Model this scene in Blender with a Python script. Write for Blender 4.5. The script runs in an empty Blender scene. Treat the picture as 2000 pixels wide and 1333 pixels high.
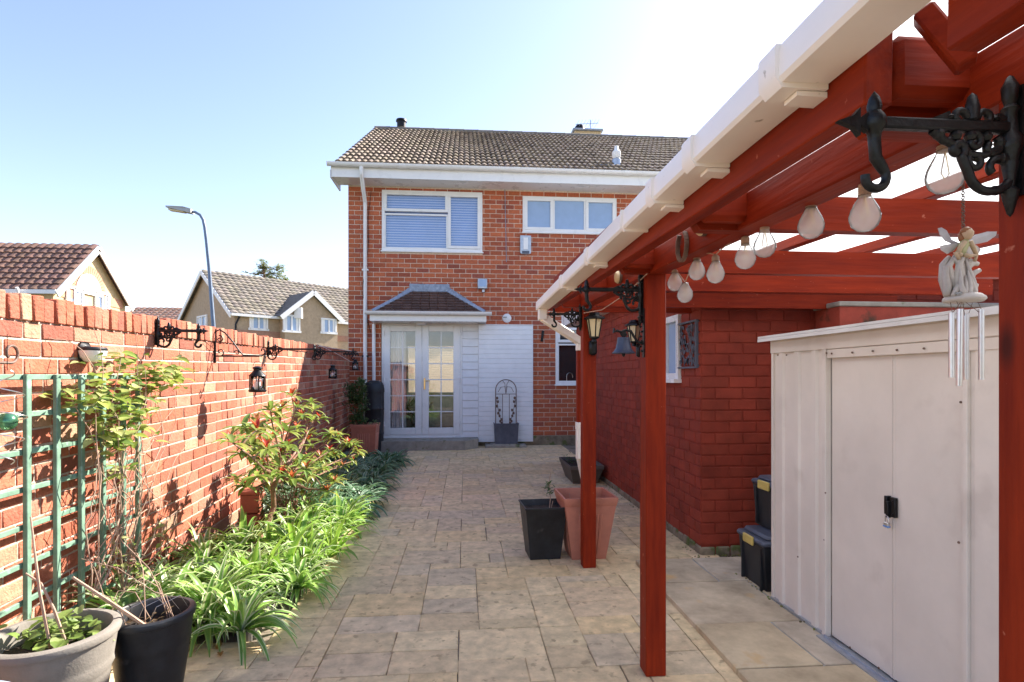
import bpy, bmesh, math, random
from mathutils import Vector, Matrix, noise
random.seed(11)
S = bpy.context.scene
COL = S.collection
# ------------------------------------------------ camera, sky, sun, exposure
F = 1100.0; CH = 1.35; A = math.atan(92/1100.0); SA, CA = math.sin(A), math.cos(A)
cd = bpy.data.cameras.new('camera'); cam = bpy.data.objects.new('camera', cd); COL.objects.link(cam)
cam.location = (0, 0, CH); cam.rotation_euler = (math.radians(90), 0, -A)
cd.sensor_width = 36; cd.lens = F/2000*36; cd.shift_y = 70.5/2000; cd.clip_start = .02; cd.clip_end = 2000
S.camera = cam
SUN = Vector((1.08, .80, 1.0)).normalized()
elev = math.asin(SUN.z); azim = math.atan2(SUN.x, SUN.y)
w = bpy.data.worlds.new('World'); S.world = w; w.use_nodes = True
nt = w.node_tree; bg = nt.nodes['Background']; bg.inputs[1].default_value = .10
sk = nt.nodes.new('ShaderNodeTexSky'); sk.sky_type = 'NISHITA'; sk.sun_disc = False
sk.sun_elevation = elev; sk.sun_rotation = azim; sk.air_density = 1.0; sk.dust_density = .55; sk.ozone_density = 1.2
hs_ = nt.nodes.new('ShaderNodeMixRGB'); hs_.blend_type = 'MULTIPLY'; hs_.inputs[0].default_value = 1; hs_.inputs[2].default_value = (.91, .81, .84, 1)
nt.links.new(sk.outputs[0], hs_.inputs[1]); nt.links.new(hs_.outputs[0], bg.inputs[0])
sl = bpy.data.lights.new('sun', 'SUN'); sl.energy = 4.1; sl.angle = math.radians(.55); sl.color = (1, .92, .80)
so = bpy.data.objects.new('sun', sl); COL.objects.link(so); so.rotation_euler = SUN.to_track_quat('Z', 'Y').to_euler()
S.view_settings.view_transform = 'Standard'; S.view_settings.look = 'None'; S.view_settings.gamma = 1
S.view_settings.exposure = 2.0
S.cycles.max_bounces = 8; S.cycles.diffuse_bounces = 4; S.cycles.transparent_max_bounces = 12

# ------------------------------------------------ measuring helpers: a pixel of the photo -> a point in the garden
def ray(px, py):
    r = (px-1000)/F
    return SA+r*CA, CA-r*SA, (737-py)/F
def PY(px, py, Y):
    a, b, c = ray(px, py); t = Y/b
    return Vector((a*t, Y, CH+c*t))
def PX(px, py, X):
    a, b, c = ray(px, py); t = X/a
    return Vector((X, b*t, CH+c*t))
def PG(px, py, z=0.):
    a, b, c = ray(px, py); t = (z-CH)/c
    return Vector((a*t, b*t, z))
WX0, WS = -1.917, -.033
def wallX(Y): return WX0+WS*(Y-2.5)
def PW(px, py):
    a, b, c = ray(px, py); t = (WX0-WS*2.5)/(a-WS*b)
    return Vector((a*t, b*t, CH+c*t))

# ------------------------------------------------ mesh builder
def rootloc(p):
    while p.parent: p = p.parent
    return Vector(p.location)
class MB:
    def __init__(s): s.v = []; s.f = []; s.c = []; s.col = (1, 1, 1)
    def add(s, vs, fs, col=None):
        n = len(s.v); s.v += [tuple(v) for v in vs]
        for f in fs: s.f.append(tuple(n+i for i in f)); s.c.append(col or s.col)
    def box(s, c, d, R=None, col=None, b=0):
        x, y, z = d[0]/2, d[1]/2, d[2]/2; c = Vector(c)
        if b <= 0:
            vs = [Vector((i*x, j*y, k*z)) for k in (-1, 1) for j in (-1, 1) for i in (-1, 1)]
            fs = [(0, 2, 3, 1), (4, 5, 7, 6), (0, 1, 5, 4), (2, 6, 7, 3), (0, 4, 6, 2), (1, 3, 7, 5)]
        else:
            vs = []; fs = []; idx = {}
            for k in (-1, 1):
                for j in (-1, 1):
                    for i in (-1, 1):
                        for ax in range(3):
                            p = [i*x, j*y, k*z]
                            for q in range(3):
                                if q != ax: p[q] -= b*(i, j, k)[q]
                            idx[(i, j, k, ax)] = len(vs); vs.append(Vector(p))
            P = idx
            for ax in range(3):
                o = [q for q in range(3) if q != ax]
                for sg in (-1, 1):
                    loop = []
                    for (p, q) in ((-1, -1), (1, -1), (1, 1), (-1, 1)):
                        k = [0, 0, 0]; k[ax] = sg; k[o[0]] = p; k[o[1]] = q; loop.append(P[(k[0], k[1], k[2], ax)])
                    fl = (sg == 1) == (ax != 1)
                    fs.append(tuple(loop if fl else loop[::-1]))
                    # edges along axis ax
                for (p, q) in ((-1, -1), (1, -1), (1, 1), (-1, 1)):
                    l = []
                    for sg in (-1, 1):
                        k = [0, 0, 0]; k[ax] = sg; k[o[0]] = p; k[o[1]] = q
                        l.append((P[(*k, o[0])], P[(*k, o[1])]))
                    fs.append((l[0][0], l[0][1], l[1][1], l[1][0]))
            for i in (-1, 1):
                for j in (-1, 1):
                    for k in (-1, 1): fs.append(tuple(P[(i, j, k, a)] for a in range(3)))
        if R is not None: vs = [R @ v for v in vs]
        s.add([v+c for v in vs], fs, col); return s
    def span(s, a, b, col=None, bev=0):
        a = Vector(a); b = Vector(b); d = b-a
        return s.box((a+b)/2, (abs(d.x), abs(d.y), abs(d.z)), None, col, bev)
    def bar(s, a, b, w_, h_, up=(0, 0, 1), col=None, bev=0):
        a = Vector(a); b = Vector(b); d = b-a; L = d.length; x = d.normalized(); u = Vector(up)
        if abs(x.dot(u)) > .98: u = Vector((0, 1, 0))
        y = u.cross(x).normalized(); z = x.cross(y); R = Matrix((x, y, z)).transposed()
        return s.box((a+b)/2, (L, w_, h_), R, col, bev)
    def tube(s, pts, r, seg=8, col=None, caps=True):
        pts = [Vector(p) for p in pts]; n = len(pts)
        rs = r if isinstance(r, (list, tuple)) else [r]*n
        vs = []; fs = []; prev = None
        for i, p in enumerate(pts):
            d = (pts[min(i+1, n-1)]-pts[max(i-1, 0)])
            if d.length < 1e-9: d = Vector((0, 0, 1))
            d.normalize()
            if prev is None:
                u = Vector((0, 0, 1)) if abs(d.z) < .9 else Vector((1, 0, 0))
                prev = d.cross(u).normalized()
            u = (prev-d*prev.dot(d))
            u = u.normalized() if u.length > 1e-6 else d.orthogonal().normalized()
            prev = u; v = d.cross(u)
            for k in range(seg):
                a = 2*math.pi*k/seg; vs.append(p+(u*math.cos(a)+v*math.sin(a))*rs[i])
        for i in range(n-1):
            for k in range(seg):
                a = i*seg+k; b = i*seg+(k+1) % seg; fs.append((a, b, b+seg, a+seg))
        if caps: fs.append(tuple(range(seg))[::-1]); fs.append(tuple((n-1)*seg+k for k in range(seg)))
        s.add(vs, fs, col); return s
    def lathe(s, prof, c=(0, 0, 0), seg=20, R=None, col=None, sq=None):
        vs = []; fs = []; c = Vector(c)
        for (r, z) in prof:
            for k in range(seg):
                a = 2*math.pi*(k+.5)/seg; q = 1
                if sq: q = 1/max(abs(math.cos(a)), abs(math.sin(a)))**sq
                v = Vector((r*q*math.cos(a), r*q*math.sin(a), z)); vs.append((R @ v if R is not None else v)+c)
        n = len(prof)
        for i in range(n-1):
            for k in range(seg):
                a = i*seg+k; b = i*seg+(k+1) % seg; fs.append((a, b, b+seg, a+seg))
        if prof[0][0] > 1e-4: fs.append(tuple(range(seg))[::-1])
        if prof[-1][0] > 1e-4: fs.append(tuple((n-1)*seg+k for k in range(seg)))
        s.add(vs, fs, col); return s
    def prism(s, poly, d, col=None):
        p = [Vector(q) for q in poly]; d = Vector(d); n = len(p)
        s.add(p+[q+d for q in p], [tuple(range(n))[::-1], tuple(range(n, 2*n))]+[(i, (i+1) % n, (i+1) % n+n, i+n) for i in range(n)], col); return s
    def quad(s, a, b, c, d, col=None): s.add([a, b, c, d], [(0, 1, 2, 3)], col); return s
    def build(s, name, mat, parent=None, smooth=False, kind=None):
        off = Vector((0, 0, 0))
        if parent: off = rootloc(parent)
        elif kind is None and s.v:
            xs = [v[0] for v in s.v]; ys = [v[1] for v in s.v]; zs = [v[2] for v in s.v]
            off = Vector(((min(xs)+max(xs))/2, (min(ys)+max(ys))/2, min(zs)))
        me = bpy.data.meshes.new(name); me.from_pydata([Vector(v)-off for v in s.v], [], s.f)
        ca = me.color_attributes.new('Col', 'FLOAT_COLOR', 'CORNER')
        buf = []
        for f, c in zip(s.f, s.c): buf += [c[0], c[1], c[2], 1.0]*len(f)
        if len(buf) == 4*len(me.loops): ca.data.foreach_set('color', buf)
        bm = bmesh.new(); bm.from_mesh(me); bmesh.ops.recalc_face_normals(bm, faces=bm.faces); bm.to_mesh(me); bm.free()
        if smooth:
            me.polygons.foreach_set('use_smooth', [True]*len(me.polygons))
            if smooth != 'all':
                me.update()
                try: me.set_sharp_from_angle(angle=math.radians(38))
                except Exception: pass
        me.materials.append(mat)
        o = bpy.data.objects.new(name, me); COL.objects.link(o)
        if parent: o.parent = parent
        else: o.location = off
        if kind: o['kind'] = kind
        return o
def tag(o, label=None, cat=None, group=None, kind=None):
    if label: o['label'] = label
    if cat: o['category'] = cat
    if group: o['group'] = group
    if kind: o['kind'] = kind
    return o
def thing(name, loc, label, cat, group=None, rz=0):
    o = bpy.data.objects.new(name, None); COL.objects.link(o); o.location = loc; o.rotation_euler = (0, 0, rz); o.empty_display_size = .1
    return tag(o, label, cat, group)
def copytree(o, parent=None):
    c = o.copy(); COL.objects.link(c)
    if parent: c.parent = parent
    for ch in list(o.children): copytree(ch, c)
    return c

# ------------------------------------------------ materials
def mat(name, col, rough=.6, ns=8, na=.25, bump=.1, bs=60, metal=0, attr=False, stretch=(1, 1, 1), trans=0, ior=1.45, spec=.5, col2=None, spots=None, coat=0, sub=0, bd=.004):
    m = bpy.data.materials.new(name); m.use_nodes = True; T = m.node_tree; N = T.nodes; L = T.links
    b = N['Principled BSDF']; b.inputs['Roughness'].default_value = rough; b.inputs['Metallic'].default_value = metal
    b.inputs['IOR'].default_value = ior; b.inputs['Transmission Weight'].default_value = trans
    b.inputs['Specular IOR Level'].default_value = spec
    if coat: b.inputs['Coat Weight'].default_value = coat; b.inputs['Coat Roughness'].default_value = .25
    tc = N.new('ShaderNodeTexCoord'); mp = N.new('ShaderNodeMapping'); mp.inputs['Scale'].default_value = stretch
    L.new(tc.outputs['Object'], mp.inputs[0])
    n1 = N.new('ShaderNodeTexNoise'); n1.inputs['Scale'].default_value = ns; n1.inputs['Detail'].default_value = 6; n1.inputs['Roughness'].default_value = .62
    L.new(mp.outputs[0], n1.inputs['Vector'])
    cr = N.new('ShaderNodeValToRGB'); e = cr.color_ramp.elements; e[0].position = .32; e[1].position = .68
    c2 = col2 or tuple(min(1, c*(1+na)) for c in col)
    c1 = tuple(c*(1-na) for c in col) if not col2 else col
    e[0].color = (*c1, 1); e[1].color = (*c2, 1); L.new(n1.outputs['Fac'], cr.inputs[0])
    out = cr.outputs[0]
    if spots:   # (colour, scale, threshold)
        n3 = N.new('ShaderNodeTexNoise'); n3.inputs['Scale'].default_value = spots[1]; n3.inputs['Detail'].default_value = 5
        L.new(mp.outputs[0], n3.inputs['Vector'])
        r3 = N.new('ShaderNodeMapRange'); r3.inputs[1].default_value = spots[2]; r3.inputs[2].default_value = spots[2]+.08
        L.new(n3.outputs['Fac'], r3.inputs[0])
        mx = N.new('ShaderNodeMixRGB'); L.new(r3.outputs[0], mx.inputs[0]); L.new(out, mx.inputs[1]); mx.inputs[2].default_value = (*spots[0], 1); out = mx.outputs[0]
    if attr:
        at = N.new('ShaderNodeAttribute'); at.attribute_name = 'Col'
        mx = N.new('ShaderNodeMixRGB'); mx.blend_type = 'MULTIPLY'; mx.inputs[0].default_value = 1
        L.new(out, mx.inputs[1]); L.new(at.outputs['Color'], mx.inputs[2]); out = mx.outputs[0]
    L.new(out, b.inputs['Base Color'])
    if bump:
        n2 = N.new('ShaderNodeTexNoise'); n2.inputs['Scale'].default_value = bs; n2.inputs['Detail'].default_value = 5
        L.new(mp.outputs[0], n2.inputs['Vector'])
        bp = N.new('ShaderNodeBump'); bp.inputs['Strength'].default_value = bump; bp.inputs['Distance'].default_value = bd
        L.new(n2.outputs['Fac'], bp.inputs['Height']); L.new(bp.outputs[0], b.inputs['Normal'])
    rr = N.new('ShaderNodeMapRange'); rr.inputs[3].default_value = max(.03, rough-.1); rr.inputs[4].default_value = min(1, rough+.12)
    L.new(n1.outputs['Fac'], rr.inputs[0]); L.new(rr.outputs[0], b.inputs['Roughness'])
    return m
def leafmat(name, col, rough=.42, tr=.35):
    m = bpy.data.materials.new(name); m.use_nodes = True; T = m.node_tree; N = T.nodes; L = T.links
    b = N['Principled BSDF']; b.inputs['Roughness'].default_value = rough
    at = N.new('ShaderNodeAttribute'); at.attribute_name = 'Col'
    tc = N.new('ShaderNodeTexCoord'); n1 = N.new('ShaderNodeTexNoise'); n1.inputs['Scale'].default_value = 14; n1.inputs['Detail'].default_value = 3
    L.new(tc.outputs['Object'], n1.inputs['Vector'])
    cr = N.new('ShaderNodeValToRGB'); cr.color_ramp.elements[0].position = .3; cr.color_ramp.elements[1].position = .7
    cr.color_ramp.elements[0].color = (*[c*.72 for c in col], 1); cr.color_ramp.elements[1].color = (*[min(1, c*1.3) for c in col], 1)
    L.new(n1.outputs['Fac'], cr.inputs[0])
    mx = N.new('ShaderNodeMixRGB'); mx.blend_type = 'MULTIPLY'; mx.inputs[0].default_value = 1
    L.new(cr.outputs[0], mx.inputs[1]); L.new(at.outputs['Color'], mx.inputs[2]); L.new(mx.outputs[0], b.inputs['Base Color'])
    t = N.new('ShaderNodeBsdfTranslucent'); L.new(mx.outputs[0], t.inputs[0])
    ms = N.new('ShaderNodeMixShader'); ms.inputs[0].default_value = tr
    L.new(b.outputs[0], ms.inputs[1]); L.new(t.outputs[0], ms.inputs[2]); L.new(ms.outputs[0], N['Material Output'].inputs[0])
    return m
M = {}
M['brick'] = mat('house brick', (.74, .72, .70), .85, 30, .3, .5, 140, attr=True, col2=(1.1, 1.08, 1.05))
M['oldbrick'] = mat('old brick', (.66, .62, .60), .88, 14, .3, .8, 70, attr=True, col2=(.95, .93, .91), spots=((1.05, 1.25, 1.40), 4.2, .63), bd=.010)
M['mortar'] = mat('mortar', (.66, .54, .44), .95, 20, .2, .5, 90)
M['oldmortar'] = mat('old mortar', (.50, .41, .34), .95, 8, .2, .9, 60, bd=.01)
M['rendred'] = mat('red masonry paint', (.235, .036, .020), .70, 5, .22, .35, 70, spec=.25, attr=True, spots=((.30, .07, .05), 60, .70))
M['plinth'] = mat('mossy plinth', (.20, .16, .11), .9, 9, .4, .8, 40, spots=((.10, .12, .04), 7, .55))
def knots(m, st):
    T = m.node_tree; N = T.nodes; L = T.links; b = N['Principled BSDF']; src = b.inputs['Base Color'].links[0].from_socket
    tc = N.new('ShaderNodeTexCoord'); mp = N.new('ShaderNodeMapping'); mp.inputs['Scale'].default_value = [5.5 if s > 1 else 2.2 for s in st]; L.new(tc.outputs['Object'], mp.inputs[0])
    v = N.new('ShaderNodeTexVoronoi'); v.inputs['Scale'].default_value = 1.0; L.new(mp.outputs[0], v.inputs['Vector'])
    r = N.new('ShaderNodeMapRange'); r.inputs[1].default_value = .10; r.inputs[2].default_value = .04; L.new(v.outputs['Distance'], r.inputs[0])
    mx = N.new('ShaderNodeMixRGB'); L.new(r.outputs[0], mx.inputs[0]); L.new(src, mx.inputs[1]); mx.inputs[2].default_value = (.07, .010, .005, 1)
    # pale scuffs where the stain has worn
    n = N.new('ShaderNodeTexNoise'); n.inputs['Scale'].default_value = 38; n.inputs['Detail'].default_value = 6; L.new(tc.outputs['Object'], n.inputs['Vector'])
    r2 = N.new('ShaderNodeMapRange'); r2.inputs[1].default_value = .695; r2.inputs[2].default_value = .74; L.new(n.outputs['Fac'], r2.inputs[0])
    m2 = N.new('ShaderNodeMixRGB'); L.new(r2.outputs[0], m2.inputs[0]); L.new(mx.outputs[0], m2.inputs[1]); m2.inputs[2].default_value = (.42, .12, .07, 1)
    L.new(m2.outputs[0], b.inputs['Base Color']); return m
def wood(nm, st): return knots(mat(nm, (.165, .013, .004), .55, 5, .3, .4, 14, stretch=st, spec=.15, col2=(.28, .027, .006), spots=((.14, .015, .005), 1.6, .66), bd=.004), st)
M['wz'] = wood('red wood upright', (6, 6, .6)); M['wy'] = wood('red wood lengthwise', (6, .5, 6)); M['wx'] = wood('red wood crosswise', (.5, 6, 6))
M['upvc'] = mat('white plastic', (.80, .80, .80), .28, 4, .03, .03, 20)
M['gutter'] = mat('cream plastic', (.92, .82, .73), .35, 3, .05, .05, 20, spots=((.40, .32, .24), 34, .70))
M['clad'] = mat('white cladding', (.80, .81, .83), .4, 6, .04, .1, 60)
M['iron'] = mat('black iron', (.008, .008, .009), .38, 30, .5, .35, 120, spec=.35)
M['black'] = mat('black plastic', (.016, .018, .022), .45, 12, .4, .1, 80, spots=((.06, .06, .065), 9, .66))
M['slate'] = mat('grey planter', (.085, .095, .13), .5, 10, .25, .1, 50)
M['terra'] = mat('terracotta plastic', (.50, .19, .13), .55, 8, .12, .1, 60)
M['terrad'] = mat('clay', (.42, .13, .07), .75, 8, .2, .2, 60)
M['stonepot'] = mat('stone grey pot', (.22, .20, .175), .8, 12, .14, .3, 110, spots=((.21, .19, .165), 22, .62))
M['soil'] = mat('soil', (.045, .030, .020), .95, 25, .5, 1, 40, bd=.03)
M['pave'] = mat('paving stone', (.74, .71, .66), .88, 13, .3, .9, 45, attr=True, spec=.25, col2=(1.15, 1.09, 1.0), spots=((.62, .58, .53), 19, .60), bd=.006)
M['joint'] = mat('joint sand', (.24, .195, .15), .95, 12, .4, .6, 80, spots=((.06, .08, .02), 3, .58))
M['slab'] = mat('cream slab', (.50, .44, .36), .8, 5, .25, .6, 30, attr=True, col2=(.88, .80, .68), spots=((.80, .58, .33), 3, .60))
M['slabj'] = mat('slab pointing', (.38, .37, .35), .9, 20, .2, .4, 60)
M['shed'] = mat('shed steel', (.67, .60, .54), .42, 2.5, .07, .35, 4, spots=((.60, .53, .475), 3, .60))
M['shedroof'] = mat('shed roof steel', (.60, .60, .62), .5, 5, .1, .1, 30)
M['zinc'] = mat('galvanised', (.42, .45, .50), .35, 14, .15, .1, 50, metal=.7)
M['tile'] = mat('roof tile', (.11, .080, .060), .9, 9, .3, .7, 60, attr=True, col2=(.32, .25, .19), spots=((.52, .44, .35), 17, .58))
M['tileb'] = mat('brown roof tile', (.17, .095, .072), .85, 6, .3, .4, 50, attr=True, col2=(.20, .115, .090))
M['tileg'] = mat('grey brown roof tile', (.13, .115, .095), .9, 6, .3, .4, 50, attr=True, col2=(.24, .21, .175))
M['tilep'] = mat('porch tile', (.085, .048, .040), .85, 20, .3, .4, 60, attr=True, col2=(.14, .080, .066))
M['lead'] = mat('lead flashing', (.26, .31, .40), .55, 14, .3, .3, 40, spots=((.42, .46, .52), 20, .6))
M['ybrick'] = mat('buff brick', (.52, .38, .20), .9, 20, .25, .3, 40, attr=True)
M['bbrick'] = mat('brown brick', (.33, .24, .155), .9, 20, .25, .3, 40, attr=True)
M['white'] = mat('white paint', (.80, .80, .79), .5, 6, .05, .05, 40)
M['cream'] = mat('cream lamp glass', (.72, .60, .36), .4, 6, .06, 0)
M['room'] = mat('room plaster', (.80, .76, .70), .8, 3, .1, 0)
M['carpet'] = mat('room floor', (.22, .15, .10), .8, 6, .2, 0)
M['curtain'] = mat('curtain', (.74, .70, .70), .8, 3, .06, 0)
M['blind'] = mat('blind slats', (.80, .84, .92), .5, 3, .04, 0)
M['bluesh'] = mat('blue shade behind blind', (.33, .46, .74), .7, 3, .06, 0)
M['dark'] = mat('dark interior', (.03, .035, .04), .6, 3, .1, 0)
M['sofa'] = mat('sofa cloth', (.62, .54, .38), .8, 9, .2, .2, 60)
M['green'] = mat('green painted trellis', (.15, .26, .19), .6, 12, .25, .3, 60, stretch=(1, 1, 1), spots=((.24, .40, .32), 14, .60))
M['steel'] = mat('brushed metal', (.62, .60, .60), .3, 30, .1, .1, 80, metal=.9)
M['lamppost'] = mat('painted post', (.16, .22, .32), .45, 6, .15, .05, 30)
M['bark'] = mat('bark', (.22, .12, .075), .9, 14, .35, .9, 50, spots=((.42, .32, .26), 12, .58), bd=.01)
M['twig'] = mat('dry stem', (.40, .27, .20), .85, 20, .25, .4, 60)
M['fairy'] = mat('figurine resin', (.58, .55, .52), .45, 18, .18, .2, 60, attr=True)
M['brass'] = mat('brass', (.80, .55, .22), .3, 10, .1, 0, metal=1)
M['yellow'] = mat('yellow clip', (.55, .42, .12), .45, 14, .12, .1, 60, spots=((.35, .30, .2), 18, .66))
M['bell'] = mat('dark blue bell', (.045, .055, .095), .38, 20, .3, .3, 90)
M['rust'] = mat('rusty iron', (.14, .085, .062), .6, 24, .35, .5, 90)
M['lacq'] = mat('moss capped render', (.30, .05, .03), .8, 6, .3, .5, 50, spots=((.06, .035, .02), 4, .55))
M['concrete'] = mat('concrete', (.30, .275, .235), .9, 9, .2, .5, 60, spots=((.12, .13, .05), 6, .6))
M['kerb'] = mat('grey kerb stone', (.14, .13, .115), .85, 12, .2, .4, 60)
M['ground'] = mat('ground', (.10, .11, .06), .95, .3, .4, 0)
M['road'] = mat('tarmac', (.06, .06, .06), .9, 4, .2, 0)
M['strap'] = leafmat('strap leaf', (.9, .95, .9)); M['leaf'] = leafmat('broad leaf', (.9, .95, .9), .35, .4); M['fir'] = leafmat('needles', (.9, .95, .9), .6, .2)
def glassmat(name, tint, rough=.02, mixn=.0):
    m = bpy.data.materials.new(name); m.use_nodes = True; T = m.node_tree; N = T.nodes; L = T.links
    N.remove(N['Principled BSDF'])
    t = N.new('ShaderNodeBsdfTransparent'); t.inputs[0].default_value = (*tint, 1)
    g = N.new('ShaderNodeBsdfGlossy'); g.inputs['Roughness'].default_value = rough; g.inputs[0].default_value = (.95, .97, 1, 1)
    fr = N.new('ShaderNodeFresnel'); fr.inputs[0].default_value = 1.5
    ma = N.new('ShaderNodeMath'); ma.operation = 'ADD'; ma.inputs[1].default_value = mixn; L.new(fr.outputs[0], ma.inputs[0])
    ms = N.new('ShaderNodeMixShader'); L.new(ma.outputs[0], ms.inputs[0]); L.new(t.outputs[0], ms.inputs[1]); L.new(g.outputs[0], ms.inputs[2])
    L.new(ms.outputs[0], N['Material Output'].inputs[0]); return m
M['glass'] = glassmat('window glass', (.95, .96, .97), .01, .03)
M['glassdark'] = glassmat('reflecting window glass', (.90, .94, 1.0), .02, .06)
M['frost'] = mat('obscure glass', (.30, .42, .62), .12, 6, .05, .3, 120)
def bulbmat():
    m = bpy.data.materials.new('bulb glass'); m.use_nodes = True; T = m.node_tree; N = T.nodes; L = T.links
    N.remove(N['Principled BSDF'])
    t = N.new('ShaderNodeBsdfTransparent'); t.inputs[0].default_value = (.96, .97, .97, 1)
    d = N.new('ShaderNodeBsdfTranslucent'); d.inputs[0].default_value = (.93, .93, .90, 1)
    d2 = N.new('ShaderNodeBsdfDiffuse'); d2.inputs[0].default_value = (.85, .86, .86, 1)
    g = N.new('ShaderNodeBsdfGlossy'); g.inputs['Roughness'].default_value = .06
    lw = N.new('ShaderNodeLayerWeight'); lw.inputs[0].default_value = .12
    md = N.new('ShaderNodeMixShader'); md.inputs[0].default_value = .4; L.new(d.outputs[0], md.inputs[1]); L.new(d2.outputs[0], md.inputs[2])
    m1 = N.new('ShaderNodeMixShader'); m1.inputs[0].default_value = .32; L.new(t.outputs[0], m1.inputs[1]); L.new(md.outputs[0], m1.inputs[2])
    m2 = N.new('ShaderNodeMixShader'); L.new(lw.outputs['Fresnel'], m2.inputs[0]); L.new(m1.outputs[0], m2.inputs[1]); L.new(g.outputs[0], m2.inputs[2])
    L.new(m2.outputs[0], N['Material Output'].inputs[0]); return m
M['bulb'] = bulbmat()
def sheetmat():
    m = bpy.data.materials.new('clear corrugated sheet'); m.use_nodes = True; T = m.node_tree; N = T.nodes; L = T.links
    N.remove(N['Principled BSDF'])
    t = N.new('ShaderNodeBsdfTransparent'); t.inputs[0].default_value = (.92, .95, .96, 1)
    d = N.new('ShaderNodeBsdfTranslucent'); d.inputs[0].default_value = (.66, .70, .72, 1)
    m1 = N.new('ShaderNodeMixShader'); m1.inputs[0].default_value = .95; L.new(t.outputs[0], m1.inputs[1]); L.new(d.outputs[0], m1.inputs[2])
    L.new(m1.outputs[0], N['Material Output'].inputs[0]); return m
M['sheet'] = sheetmat()

# ------------------------------------------------ masonry, paving, tiles
def subtract(iv, holes):
    out = [iv]
    for (a, b) in holes:
        nw = []
        for (p, q) in out:
            if b <= p or a >= q: nw.append((p, q)); continue
            if a > p: nw.append((p, a))
            if b < q: nw.append((b, q))
        out = nw
    return out
def backing(mb, O, U, Nn, L, H, holes, t):
    us = sorted({0, L, *[h[0] for h in holes], *[h[1] for h in holes]}); zs = sorted({0, H, *[h[2] for h in holes], *[h[3] for h in holes]})
    us = [u for u in us if 0 <= u <= L]; zs = [z for z in zs if 0 <= z <= H]
    for i in range(len(us)-1):
        for j in range(len(zs)-1):
            uc, zc = (us[i]+us[i+1])/2, (zs[j]+zs[j+1])/2
            if any(h[0] < uc < h[1] and h[2] < zc < h[3] for h in holes): continue
            p = [O+U*us[i]+Vector((0, 0, zs[j])), O+U*us[i+1]+Vector((0, 0, zs[j])), O+U*us[i+1]+Vector((0, 0, zs[j+1])), O+U*us[i]+Vector((0, 0, zs[j+1]))]
            mb.prism(p, -Nn*t)
def bricks(mb, O, U, Nn, L, H, bl, ch, colf, holes=(), gap=.010, dep=.006, hdr=0, jit=0, z0=0, bev=.003, wob=0):
    O = Vector(O); U = Vector(U).normalized(); Nn = Vector(Nn).normalized(); R = Matrix((U, -Nn, Vector((0, 0, 1)))).transposed()
    n = int((H-z0)/ch+.01)
    for r in range(n):
        za = z0+r*ch; zb = za+ch; zc = (za+zb)/2
        hs = [(h[0], h[1]) for h in holes if h[2]-.4*ch < zc < h[3]+.0*ch]
        u = -(bl/2 if r % 2 else 0)-random.random()*jit*bl
        while u < L:
            ln = bl
            if hdr and random.random() < hdr: ln = bl*.5
            a, b = max(0, u), min(L, u+ln); u += ln
            if b-a < .03: continue
            for (p, q) in subtract((a, b), hs):
                if q-p < .03: continue
                g = gap*(1+random.uniform(-.2, .2)); d = dep+random.uniform(-.3, .5)*dep*(1 if jit else .3)
                c = O+U*((p+q)/2)+Vector((0, 0, zc))+Nn*(d/2-.01)
                RR = R @ Matrix.Rotation(random.uniform(-1, 1)*wob, 3, 'Y') if wob else R
                mb.box(c, (q-p-g, d+.02, ch-g), RR, colf(), min(bev, d*.8))
def pal(cols, v=.12):
    def f():
        c = random.choice(cols); k = 1+random.uniform(-v, v); return tuple(x*k for x in c)
    return f
HB = pal([(.48, .135, .062), (.45, .120, .055), (.43, .110, .052), (.39, .100, .053), (.33, .088, .056), (.49, .135, .058), (.46, .125, .057), (.47, .130, .060)], .14)
LB = pal([(.48, .150, .085), (.52, .175, .10), (.46, .125, .068), (.52, .20, .13), (.42, .13, .08), (.52, .25, .165), (.47, .145, .08), (.50, .29, .19), (.48, .155, .09), (.45, .14, .085), (.36, .12, .08)], .15)
RB = pal([(1, 1, 1), (.92, .92, .92), (1.08, 1.1, 1.1), (.98, 1.05, 1.05)], .06)
def pantiles(mb, O, U, V, W, Lg, roll, row, lift=.035, amp=.022, seg=4, cj=.25, end=True):
    """rows of rolled tiles: O eave corner, U along the eave, V up the slope (unit), W wide, Lg long"""
    O = Vector(O); U = Vector(U).normalized(); V = Vector(V).normalized(); Nn = U.cross(V).normalized()
    if Nn.z < 0: Nn = -Nn
    nr = int(round(Lg/row)); row = Lg/nr; nc = int(round(W/roll)); roll = W/nc
    for r in range(nr):
        for c in range(nc):
            k = 1+random.uniform(-cj, cj); col = (k, k*random.uniform(.96, 1.03), k*random.uniform(.92, 1.05))
            vs = []
            for q in range(seg+1):
                x = (c+q/seg)*roll; h = amp*(abs(math.sin(math.pi*q/seg))**.8); j = noise.noise(Vector((x*2, r*.7, 3)))*.006
                a = O+U*x+V*(r*row-.03)+Nn*(lift+h+j); b = O+U*x+V*((r+1)*row)+Nn*(.004+h+j); d = O+U*x+V*(r*row-.03)+Nn*(lift-.016+h*.3+j)
                vs += [a, b, d]
            fs = []
            for q in range(seg):
                i = q*3; fs += [(i, i+3, i+4, i+1), (i, i+2, i+5, i+3)]
            mb.add(vs, fs, col)
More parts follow.
